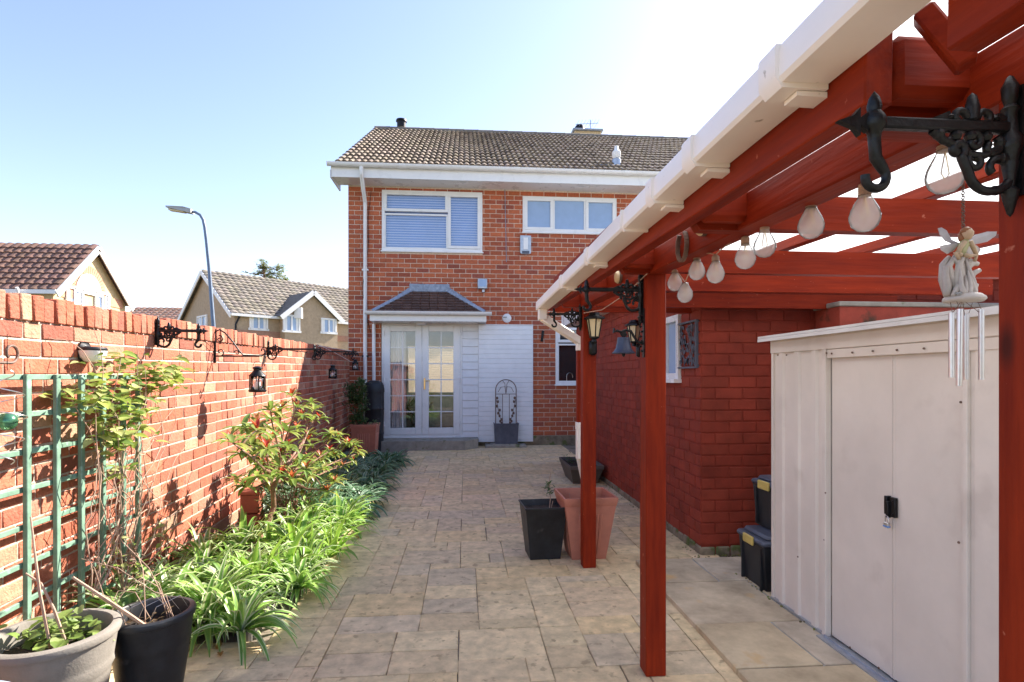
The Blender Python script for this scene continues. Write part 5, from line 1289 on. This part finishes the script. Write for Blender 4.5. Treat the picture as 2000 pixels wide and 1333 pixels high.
clump(bp, 'dead_leaves', [bc+Vector((x, y, -.01)) for x, y in ((0, 0), (.05, .03), (-.05, .02), (.02, -.05))], 60, .035, .016, [(.25, .17, .09), (.35, .26, .14), (.14, .09, .05)], .04, 4, .2)
stems(bp, 'wire_hoop', [[bc+Vector((-.10+.05*j, -.06, -.02)), bc+Vector((-.06+.05*j, -.04, .09)), bc+Vector((.0+.05*j, .03, .11)), bc+Vector((.04+.04*j, .08, .02))] for j in range(3)], .0016, 'steel')
# climber on the trellis
cl_ = thing('climbing_plant', TP(2.6, .1), 'leafy climber with bare tangled stems growing over the green trellis', 'climber')
def TW(px, py, d=.12): return PW(px, py)+Nw*d
rs = random.Random(17); lines = []
roots = [TW(230, 1170, .15), TW(90, 1170, .2), TW(180, 1160, .15)]
ends = [(75, 780), (110, 760), (150, 700), (200, 720), (250, 700), (290, 720), (215, 770), (140, 800), (240, 745), (160, 860), (130, 830), (230, 880), (270, 760), (310, 780), (340, 860), (350, 920), (190, 950), (170, 1010), (210, 1060), (260, 1100), (300, 1000), (320, 700), (95, 640), (180, 640), (240, 655)]
for k, (px, py) in enumerate(ends):
    r0 = rs.choice(roots); e = TW(px, py, rs.uniform(.08, .22)); l = [r0]
    for j in range(1, 6): l.append(r0.lerp(e, j/6)+Vector((rs.uniform(-.03, .04), rs.uniform(-.10, .10), rs.uniform(-.05, .05))))
    l.append(e); P_ = []
    for a, b in zip(l, l[1:]): P_ += [a, (a+b)/2+Vector((rs.uniform(-.012, .012), rs.uniform(-.015, .015), 0))]
    P_.append(l[-1]); lines.append(P_)
for k in range(18):
    px, py = rs.uniform(120, 300), rs.uniform(700, 1150); a = TW(px, py, rs.uniform(.06, .2)); l = [a]; d = Vector((rs.uniform(-.3, .3), rs.uniform(-1, 1), rs.uniform(-1, .6))).normalized()
    for j in range(7): d = (d+Vector((rs.uniform(-.3, .3), rs.uniform(-.6, .6), rs.uniform(-.6, .5)))).normalized(); l.append(l[-1]+d*.045)
    lines.append(l)
stems(cl_, 'stem', lines, .0032)
pts = [TW(px, py, rs.uniform(.08, .24)) for px, py in [(80, 775), (100, 765), (125, 780), (150, 790), (170, 800), (200, 810), (175, 830), (145, 815), (110, 800), (190, 770), (215, 745), (235, 740), (255, 735), (275, 725), (290, 730), (260, 710), (225, 715), (200, 725), (180, 735), (150, 860), (130, 845), (165, 850), (215, 780), (240, 765), (120, 760), (90, 790), (160, 745), (285, 745), (200, 840), (140, 875), (205, 705)]]
CLM = [(.42, .50, .10), (.34, .44, .09), (.50, .56, .18), (.24, .35, .07), (.58, .60, .26), (.16, .25, .06)]
clump(cl_, 'leaves', pts, 380, .072, .046, CLM, .042, 21, .5)
clump(cl_, 'lower_leaves', [TW(px, py, .14) for px, py in [(170, 1080), (200, 1110), (265, 1110), (250, 1130), (185, 930), (200, 915), (150, 1100), (180, 1060), (265, 1045), (330, 1095), (120, 700), (150, 710), (170, 920)]], 90, .055, .032, CLM, .035, 22, .5)
clump(cl_, 'withered_leaves', [TW(px, py, .14) for px, py in [(180, 1100), (170, 1120), (190, 1090), (160, 880), (200, 1000)]], 80, .05, .012, [(.30, .12, .10), (.42, .30, .24)], .035, 23, .5)

# ================================================= OTHER PLANTERS
def square_pot(x, y, z, w0, w1, h, matl, label, name='square_planter', flutes=0, rim=.03, depth=.07, rz=0, wy=None, group=None, rimh=.05):
    t = thing(name, (x, y, z), label, 'planter', group); R = Matrix.Rotation(rz, 3, 'Z'); C0 = Vector((x, y, z)); ky = wy or 1.
    def ring(wd, zz): return [C0+R @ Vector((i*wd/2, j*wd/2*ky, zz)) for i, j in ((-1, -1), (1, -1), (1, 1), (-1, 1))]
    def skin(levels):
        vs = []; [vs.extend(ring(*l)) for l in levels]; fs = [(3, 2, 1, 0)]
        for k in range(len(levels)-1):
            for i in range(4): a = 4*k+i; b = 4*k+(i+1) % 4; fs.append((a, b, b+4, a+4))
        return vs, fs
    m = MB(); wi = w1-.02
    vs, fs = skin([(w0, 0), (w0+(w1-w0)*.93, h-rimh), (w1, h-rimh+.004), (w1+rim*.5, h-.012), (w1+rim*.5, h), (w1-.012, h), (wi-.02, h-depth)]); m.add(vs, fs)
    if flutes:
        for side in range(4):
            Rs = Matrix.Rotation(side*math.pi/2, 3, 'Z')
            for k in range(flutes):
                f_ = (k-(flutes-1)/2)/(flutes-1)*.46
                def pnt(zz, kz): wd = w0+(w1-w0)*.93*kz; return C0+R @ Rs @ Vector((f_*wd, -wd/2-.000, zz))
                m.bar(pnt(.04, .04/h), pnt(h*.74, .74), .016, .022, bev=.004)
    m.build('pot', matl, t, True)
    s_ = MB(); q = ring(wi-.012, h-depth+.006); s_.quad(*q); s_.build('soil', M['soil'], t); return t
# black and terracotta planters beside the far post
a, b = PG(1037, 1103), PG(1090, 1106); w0 = (b-a).length+.03; kb = PG(1064, 1098)
bw = (PY(1106, 990, kb.y).x-PY(1022, 990, kb.y).x)*.98; bh = PY(1060, 995, kb.y).z
q = square_pot(kb.x+.0, kb.y+.12, .016, w0*1.0, bw, bh-.0, M['black'], 'tall black tapered square planter holding one small seedling', 'square_planter', rim=.012, depth=.05, rz=.06, rimh=.012)
top = Vector((kb.x+.05, kb.y+.12, bh-.05)); stems(q, 'seedling_stem', [[top, top+Vector((.01, 0, .10)), top+Vector((.0, 0, .22)), top+Vector((.02, .01, .33))], [top+Vector((.01, 0, 0)), top+Vector((.03, .01, .08))]], .0045)
clump(q, 'seedling_leaves', [top+Vector((0, 0, .17)), top+Vector((0, 0, .20)), top+Vector((0, 0, .14))], 34, .05, .012, [(.12, .20, .06), (.16, .20, .07)], .012, 31, 1.2)
kt = PG(1152, 1101); tw = (PY(1197, 975, kt.y).x-PY(1088, 975, kt.y).x)*.93; th_ = PY(1140, 985, kt.y).z
q = square_pot(kt.x-.0, kt.y+.17, .016, tw*.66, tw, th_+.03, M['terra'], 'tall terracotta fluted square planter standing behind the far red post', 'square_planter', flutes=7, rim=.035, depth=.14, rz=.03, rimh=.06)
top = Vector((kt.x-.10, kt.y+.16, th_-.08)); stems(q, 'dead_stem', [[top, top+Vector((-.02, 0, .13))], [top+Vector((.05, 0, 0)), top+Vector((.09, 0, .15))]], .003)
# long trough by the extension wall
kt = PG(1172, 950); p = PG(1128, 915)
t = square_pot(EX-.27, kt.y+.38, .016, .30, .42, .24, M['rust'] if 0 else mat('brown trough plastic', (.10, .085, .075), .6, 8, .15, .1), 'low dark brown trough planter on the paving against the red extension wall', 'trough_planter', rim=.015, depth=.05, wy=1.9, rz=.0)
clump(t, 'leaves', [Vector((EX-.38, kt.y+.65, .25)), Vector((EX-.36, kt.y+.5, .24))], 70, .05, .012, [(.05, .11, .04), (.08, .15, .05)], .05, 33, 1.2)
# terracotta planter at the far end of the bed with evergreen
ty = HY-1.75; a = PY(683, 870, ty).x; b = PY(735, 870, ty).x; zt = PY(710, 832, ty).z
t = square_pot((a+b)/2, ty+.22, .016, (b-a)*.80, (b-a)*.95, zt, M['terra'], 'terracotta fluted planter with a feathery evergreen at the far end of the brick wall', 'square_planter', flutes=6, rim=.04, depth=.05, rimh=.06)
cx = PY(697, 800, ty+.2).x
clump(t, 'evergreen_foliage', [Vector((cx+rs.uniform(-.13, .13), ty+.22+rs.uniform(-.10, .10), zt+rs.uniform(0, .72))) for _ in range(70)], 1500, .08, .020, [(.12, .20, .07), (.17, .25, .09), (.08, .14, .05)], .035, 35, 1.5)
clump(t, 'small_leaves', [Vector(((a+b)/2+.1, ty+.15, zt+.02)), Vector(((a+b)/2+.16, ty+.12, zt+.02))], 30, .06, .025, [(.16, .26, .10)], .04, 36, 1.2)
# black lidded bin or water butt by the doors
by = HY-.75; a = PY(708, 800, by).x; b = PY(747, 800, by).x; zt = PY(728, 745, by).z
t = thing('water_butt', ((a+b)/2, by+.2, 0), 'tall black plastic water butt with domed lid left of the glazed doors', 'water butt'); cx = (a+b)/2; r = (b-a)/2
MB().lathe([(0, .015), (r*.92, .015), (r*.94, .3), (r*.97, .31), (r*.97, .34), (r*.95, .35), (r*.97, .75), (r, .76), (r, .79), (r*.98, .80), (r, zt-.20), (0, zt-.20)], (cx, by+.2, 0), 28, sq=.35).build('barrel', M['black'], t, True)
MB().lathe([(r*1.04, zt-.20), (r*1.04, zt-.15), (r*.98, zt-.08), (r*.8, zt-.02), (r*.5, zt), (r*.48, zt+.012), (0, zt+.014)], (cx, by+.2, 0), 28, sq=.35).build('lid', M['black'], t, True)
MB().tube([(cx+.10, by+.2-r*.97, .28), (cx+.10, by+.2-r*.97-.05, .28), (cx+.10, by+.2-r*.97-.055, .24)], .012, 8).build('tap', M['iron'], t, True)
# grey planter with arched metal trellis on a stone slab
q = PG(986, 868, .06); gy = q.y
so2 = MB(); so2.box((PY(985, 870, gy).x+.02, gy-.02, .035), (.78, .36, .055), b=.01); so2.box((PY(985, 870, gy).x-.02, gy-.04, .07), (.5, .30, .03), b=.008); tag(so2.build('stone_slab', M['concrete']), 'mossy loose stone slab on the ground under the blue grey planter', 'slab')
gx = PY(988, 850, gy).x; gw = PY(1012, 850, gy).x-PY(963.5, 850, gy).x; gh = PY(988, 826, gy).z-.085
t = square_pot(gx, gy-.02, .086, gw*.88, gw*.97, gh, M['slate'], 'blue grey square planter with an arched metal trellis before the white slatted panel', 'square_planter', rim=.02, depth=.03, rz=0, wy=.7, rimh=.03)
t2 = thing('metal_obelisk', (gx, gy, .086+gh), 'small arched black wire trellis with leaf shapes standing in the blue grey planter', 'plant support')
zt = PY(988, 742, gy).z; zb2 = .086+gh-.04; hw = (PY(1007, 780, gy).x-PY(967, 780, gy).x)/2; zs = zt-hw*1.0; g = MB(); gy_ = gy-.02
g.tube([Vector((gx-hw, gy_, zb2))]+[Vector((gx-hw*math.cos(math.pi*k/16), gy_, zs+hw*math.sin(math.pi*k/16))) for k in range(17)]+[Vector((gx+hw, gy_, zb2))], .010, 6)
zm = PY(988, 770, gy).z; g.tube([(gx-hw, gy_, zm), (gx+hw, gy_, zm)], .007, 6)
for s_ in (-1, 1):
    g.tube([(gx+s_*hw*.33, gy_, zb2), (gx+s_*hw*.33, gy_, zm)], .006, 6)
    g.tube([(gx, gy_, zm), (gx+s_*hw*.12, gy_, zm+.15), (gx+s_*hw*.5, gy_, zm+.13), (gx+s_*hw*.75, gy_, zm+.04)], .005, 5); g.tube([(gx, gy_, zm), (gx+s_*.02, gy_, zs+hw*.6), (gx+s_*.06, gy_, zt-.02)], .005, 5)
    g.tube([(gx+s_*hw*.95, gy_, zm-.1), (gx+s_*hw*.75, gy_, zb2+.3), (gx+s_*hw*.5, gy_, zb2+.1)], .005, 5)
g.build('wire_frame', M['rust'], t2, True)
g = MB()
for s_ in (-1, 1):
    for (fx, fz) in ((.85, .60), (.78, .52), (.88, .42), (.6, .33), (.75, .26), (.62, .2), (.42, .12), (.55, .08), (.4, .04)):
        c = Vector((gx+s_*hw*fx, gy_, zb2+(zm-zb2)*(fz*1.45))); g.prism([c+Vector((math.cos(a)*.022, 0, math.sin(a)*.030)) for a in [math.pi*k/4 for k in range(8)]], (0, .004, 0))
g.build('metal_leaves', M['rust'], t2)

# ================================================= BEYOND THE WALL
def quad_wall(mb, a, b, z0, z1): mb.quad((a.x, a.y, z0), (b.x, b.y, z0), (b.x, b.y, z1), (a.x, a.y, z1))
def far_window(parent, O, Ud, Nd, u, z, w_, h, dark=False):
    g = MB(); R = Matrix((Ud, -Nd, Z_)).transposed(); c = O+Ud*u+Z_*z
    for (du, dz, sw, sh) in ((0, h/2, w_+.12, .09), (0, -h/2, w_+.2, .12), (-w_/2, 0, .09, h), (w_/2, 0, .09, h), (0, 0, .09, h)): g.box(c+Ud*du+Z_*dz+Nd*.03, (sw, .10, sh), R)
    f = g.build('window', M['white'], parent); MB().box(c+Nd*.005, (w_, .04, h), R).build('pane', M['frost'] if not dark else M['frost'], f); 
    [MB().box(c+Ud*(s_*w_*.36)+Nd*.03, (w_*.14, .012, h*.92), R).build('curtain', M['white'], f) for s_ in (-1, 1)]
def house(name, C_, ud, L_, wv, W_, he, hr, wallm, roofm, label, roof_w=.33, roof_r=.36, cj=.2, over=.3, group=None):
    """C_ corner; ud along the ridge (length L_); wv across (width W_): the gable end stands at the corner"""
    t = thing(name, C_, label, 'house', group); C_ = Vector(C_); ud = Vector(ud).normalized(); wv = Vector(wv).normalized()
    b = MB(); b.prism([C_, C_+wv*W_, C_+wv*W_+Z_*he, C_+wv*W_/2+Z_*hr, C_+Z_*he], ud*L_); b.build('wall', wallm, t)
    n1 = Vector((wv*W_/2+Z_*(hr-he))).normalized(); sl_ = (wv*W_/2+Z_*(hr-he)).length
    k = over/sl_; eav = C_+Z_*(he+.10)-(wv*W_/2+Z_*(hr-he))*k-ud*over; r = MB()
    pantiles(r, eav, ud, n1, L_+over*2, sl_+over, roof_w, roof_r, lift=.05, amp=.045, seg=3, cj=cj)
    e2 = C_+wv*W_+Z_*(he+.10)-(-wv*W_/2+Z_*(hr-he))*k-ud*over; n2 = Vector((-wv*W_/2+Z_*(hr-he))).normalized()
    r.quad(e2, e2+ud*(L_+over*2), e2+ud*(L_+over*2)+n2*(sl_+over), e2+n2*(sl_+over)); r.build('roof', roofm, t)
    f = MB(); top = C_+wv*W_/2+Z_*(hr+.06)-ud*(over+.02)
    e1_ = eav-ud*.02-Z_*.04; e2_ = e2-ud*.02-Z_*.04
    f.bar(e1_-Z_*.10, top-Z_*.10, .05, .24); f.bar(e2_-Z_*.10, top-Z_*.10, .05, .24); f.build('bargeboard', M['white'], t)
    f = MB(); f.bar(eav-Z_*.06, eav+ud*(L_+over*2)-Z_*.06, .14, .14); f.build('gutter', M['white'], t); return t
# house A: buff brick, sunlit gable to the right
cA = PY(104, 560, 21); he = cA.z; cA = Vector((cA.x, 21, 0)); W_ = PX(244, 580, cA.x).y-21; ap = PX(181, 484, cA.x)
W_ = (ap.y-21)*2
wm = mat('buff brickwork', (.54, .40, .22), .9, 6, .15, .2, 30, spots=((.60, .47, .28), 30, .55))
wm2 = mat('brown brickwork', (.40, .30, .20), .9, 6, .15, .2, 30, spots=((.47, .36, .26), 30, .55))
hA = house('buff_house', cA, (-1, 0, 0), 12, (0, 1, 0), W_, he-.1, ap.z, wm, M['tileb'], 'buff brick house with brown pantiles and a white half-round panel in its gable, left', .30, .33, .25, .22)
g = MB(); cm = cA+Y_*W_/2
c0 = PX(171, 575, cA.x); rl_ = (PX(196, 575, cA.x).y-PX(147, 575, cA.x).y)/2; zc3 = c0.z+.05; 
g.prism([(cA.x+.03, c0.y-math.cos(math.pi*k/16)*rl_, zc3+math.sin(math.pi*k/16)*rl_) for k in range(17)]+[(cA.x+.03, c0.y+rl_, zc3-.06), (cA.x+.03, c0.y-rl_, zc3-.06)], (.04, 0, 0)); g.build('arched_panel', M['white'], hA)
g = MB()
for k in range(24):
    a0, a1 = math.pi*k/24+.01, math.pi*(k+1)/24-.01; 
    g.prism([(cA.x+.01, c0.y-math.cos(a)*rr_, zc3+math.sin(a)*rr_) for a, rr_ in ((a0, rl_+.02), (a1, rl_+.02), (a1, rl_+.32), (a0, rl_+.32))], (.03, 0, 0))
g.span((cA.x+.01, cA.y+.2, zc3-.35), (cA.x+.03, c0.y-rl_-.02, zc3-.0)); g.span((cA.x+.01, c0.y+rl_+.02, zc3-.35), (cA.x+.03, cA.y+W_-.2, zc3)); g.build('red_brick_arch', mat('pale red brick', (.50, .25, .16), .85, 14, .2, .2), hA)
for (pa_, pb_, pt_, pb2) in ((126, 160, 563, 594), (183, 211, 573, 606)):
    ya_, yb_ = PX(pa_, 600, cA.x).y, PX(pb_, 600, cA.x).y; z1_, z0_ = PX((pa_+pb_)/2, pt_, cA.x).z, PX((pa_+pb_)/2, pb2+8, cA.x).z
    far_window(hA, Vector((cA.x, 0, 0)), Y_, X_, (ya_+yb_)/2, (z0_+z1_)/2, yb_-ya_-.1, z1_-z0_)
MB().tube([(cA.x-.9, 20.6, he-.1), (cA.x-.9, 20.75, he-.45), (cA.x-1.3, 20.92, he-.7), (cA.x-1.3, 20.92, 1)], .05, 8).build('downpipe', M['white'], hA, True)
MB().prism([cA+Vector((-2.2, -.02, 0)), cA+Vector((-9, -.02, 0)), cA+Vector((-9, -.02, he+.0)), cA+Vector((-5.2, -.02, he+2.1)), cA+Vector((-2.2, -.02, he+.0))], (0, -1.2, 0)).build('front_gable', wm2, hA)
# small hip roof house behind
c = PY(243, 640, 60); r_ = thing('pink_roof_house', (c.x, 60, 0), 'distant house with a pinkish brown hipped roof between the two nearer houses', 'house')
zz = lambda py: PY(300, py, 60).z; xx = lambda px: PY(px, 600, 60).x
MB().span((xx(235), 60, 0), (xx(362), 70, zz(640))).build('wall', wm2, r_)
g = MB(); g.col = (1, 1, 1); pantiles(g, (xx(215), 59.5, zz(642)), X_, (0, 5, zz(591)-zz(642)), xx(345)-xx(215), math.hypot(5, zz(591)-zz(642)), .6, .5, .05, .05, 3)
g.add([(xx(345), 59.5, zz(642)), (xx(364), 59.5, zz(642)), (xx(345)-.3, 64.5, zz(591))], [(0, 1, 2)], (1, 1, 1)); g.add([(xx(364), 59.5, zz(642)), (xx(364), 69.5, zz(642)), (xx(345)-.3, 64.5, zz(591))], [(0, 1, 2)], (.8, .8, .8)); g.build('roof', M['tileb'], r_)
# house B
cB = PY(458, 608, 31); heB = cB.z; cB = Vector((cB.x, 31, 0)); uB = Vector((.74, .68, 0)).normalized(); vB = Vector((-.68, .74, 0)).normalized()
apB = 7.45
hB = house('brown_house', cB, uB, 16, vB, 8.3, heB-.1, 7.45, wm2, M['tileg'], 'brown brick house with grey tiles and a small front gable, behind the street lamp', .36, .36, .18, .25)
nB = Vector((uB.y, -uB.x, 0))
def onB(px, py, off=0):
    a, b, c = ray(px, py); P0 = cB+nB*off; tt = (P0.x*nB.x+P0.y*nB.y)/(a*nB.x+b*nB.y); v = Vector((a*tt, b*tt, CH+c*tt)); return v
e1 = onB(546, 612, .6); e2 = onB(668, 625, .6); ap = onB(608, 571, .6)
g = MB(); lo = Vector((e1.x, e1.y, 0)); hi = Vector((e2.x, e2.y, 0)); ez = (e1.z+e2.z)/2-.1
ua, ub = (lo-cB).dot(uB)+.3, (hi-cB).dot(uB)-.3; A0 = cB+nB*.6+uB*ua; A1 = cB+nB*.6+uB*ub; Am = (A0+A1)/2
g.prism([A0, A1, A1+Z_*ez, Am+Z_*(ap.z-.15), A0+Z_*ez], -nB*.6); g.build('front_gable', wm2, hB)
g = MB(); q0 = A0-uB*.3+nB*.2; q1 = A1+uB*.3+nB*.2; qm = Am+nB*.2+Z_*(ap.z+.08)
for qa, s_ in ((q0, 1), (q1, -1)):
    qz = qa+Z_*(ez-.02); g.add([qz, qm, qm-nB*3.6, qz-nB*1.4], [(0, 1, 2, 3)], (.9, .9, .9))
g.build('gable_roof', M['tileg'], hB)
g = MB(); g.bar(q0+Z_*(ez-.12)+nB*.02, qm-Z_*.1+nB*.02, .05, .26); g.bar(q1+Z_*(ez-.12)+nB*.02, qm-Z_*.1+nB*.02, .05, .26); g.build('gable_bargeboard', M['white'], hB)
for (pa_, pb_, pt_, pb2, of) in ((488, 521, 612, 644, 0), (554, 584, 617, 648, .6), (628, 655, 624, 651, .6)):
    a_, b_ = onB(pa_, 630, of), onB(pb_, 630, of); u0, u1 = (a_-cB).dot(uB), (b_-cB).dot(uB); m_ = (pa_+pb_)/2; z1_, z0_ = onB(m_, pt_, of).z, onB(m_, pb2, of).z
    far_window(hB, cB+nB*of, uB, nB, (u0+u1)/2, (z0_+z1_)/2, u1-u0, z1_-z0_)
a_ = cB-Vector((0, 0, 0)); far_window(hB, cB, vB, -uB, 4.6, onB(400, 620).z, 1.5, 1.0)
g = MB(); g.bar(cB+nB*.02+Z_*(onB(470, 651).z)+uB*.1, cB+nB*.02+Z_*(onB(470, 651).z)+uB*16, .05, .35); g.build('red_brick_band', mat('pale red brick band', (.36, .20, .14), .85, 14, .2, .2), hB)
MB().tube([cB+nB*.1+uB*.3+Z_*(heB-.1), cB+nB*.1+uB*.02+Z_*(heB-.7), cB+nB*.1+uB*.02+Z_*1], .05, 6).build('downpipe', M['iron'], hB, True)
p = onB(580, 590, 1.0); MB().box(onB(583, 612, .7), (.4, .3, .6)).build('lamp_box', M['white'], hB)
# street lamp
Yl = 16.
P_ = [PY(420, 745, Yl), PY(417, 640, Yl), PY(408, 520, Yl), PY(403, 470, Yl), PY(400, 445, Yl), PY(397, 430, Yl), PY(391, 420, Yl), PY(382, 415, Yl), PY(372, 413, Yl)]
b0 = Vector((P_[0].x, Yl, 0)); t = thing('street_lamp', b0, 'tall blue grey street lamp with curved arm and flat head beyond the brick wall', 'street lamp')
MB().tube([b0]+P_, [.07, .062, .052, .044, .042, .042, .042, .04, .038, .034], 12).build('pole', M['lamppost'], t, True)
MB().tube([b0, b0+Z_*1.1], [.11, .10], 12).build('base', M['lamppost'], t, True)
a, b = PY(376, 413.5, Yl), PY(327, 406, Yl); g = MB(); d = (b-a); 
g.prism([a+Vector((0, -.11, .05)), a+Vector((0, -.11, -.06)), a+d*.35+Vector((0, -.13, -.05)), b+Vector((0, -.10, -.01)), b+Vector((0, -.10, .03)), a+d*.3+Vector((0, -.13, .07))], (0, .24, 0)); g.build('lamp_head', mat('lamp head grey', (.42, .42, .40), .5, 8, .1, 0), t)
MB().box(a+d*.6+Vector((0, 0, -.055)), (.4, .18, .03), Matrix.Rotation(-math.atan2(d.z, d.x)+math.pi, 3, 'Y')).build('lens', M['cream'], t)
# conifer behind house B
cy2 = 46.; base = PY(535, 600, cy2); t = thing('conifer_tree', (base.x, cy2, 0), 'sparse layered conifer crown rising behind the brown house roof', 'tree')
rs = random.Random(9); g = MB(); f = MB(); zt = PY(510, 512, cy2).z
MB().tube([(base.x, cy2, 0), (base.x-.6, cy2, 6), (PY(515, 512, cy2).x, cy2, zt)], [.3, .2, .05], 8).build('trunk', M['bark'], t, True)
for (tx, bz_, spread) in ((PY(512, 520, cy2).x, PY(500, 506, cy2).z, 1.3), (PY(540, 530, cy2).x, PY(500, 520, cy2).z, 1.3), (PY(560, 550, cy2).x, PY(500, 546, cy2).z, .8), (PY(490, 545, cy2).x, PY(500, 540, cy2).z, .8)):
    for k in range(44):
        z = bz_-rs.uniform(0, 1)**.8*3.2; l = spread*(.35+(bz_-z)*.42)*rs.uniform(.6, 1.25); a = rs.uniform(0, 6.28); o_ = Vector((tx, cy2, z)); e = o_+Vector((math.cos(a)*l, math.sin(a)*l, rs.uniform(-.05, .35)))
        g.tube([o_, e], [.04, .01], 4)
        for j in range(34):
            p = o_.lerp(e, rs.uniform(.15, 1.05))+Vector((rs.gauss(0, .10), rs.gauss(0, .10), rs.gauss(0, .05))); aa = rs.uniform(0, 6.28); c = rs.choice([(.34, .42, .22), (.42, .46, .22), (.50, .46, .20), (.26, .34, .20)])
            leaf(f, p, (math.cos(aa), math.sin(aa), rs.uniform(-.2, .5)), rs.uniform(.20, .40), .10, .5, (c, c), 2, .1)
g.build('branch', M['bark'], t); f.build('crown', M['fir'], t)
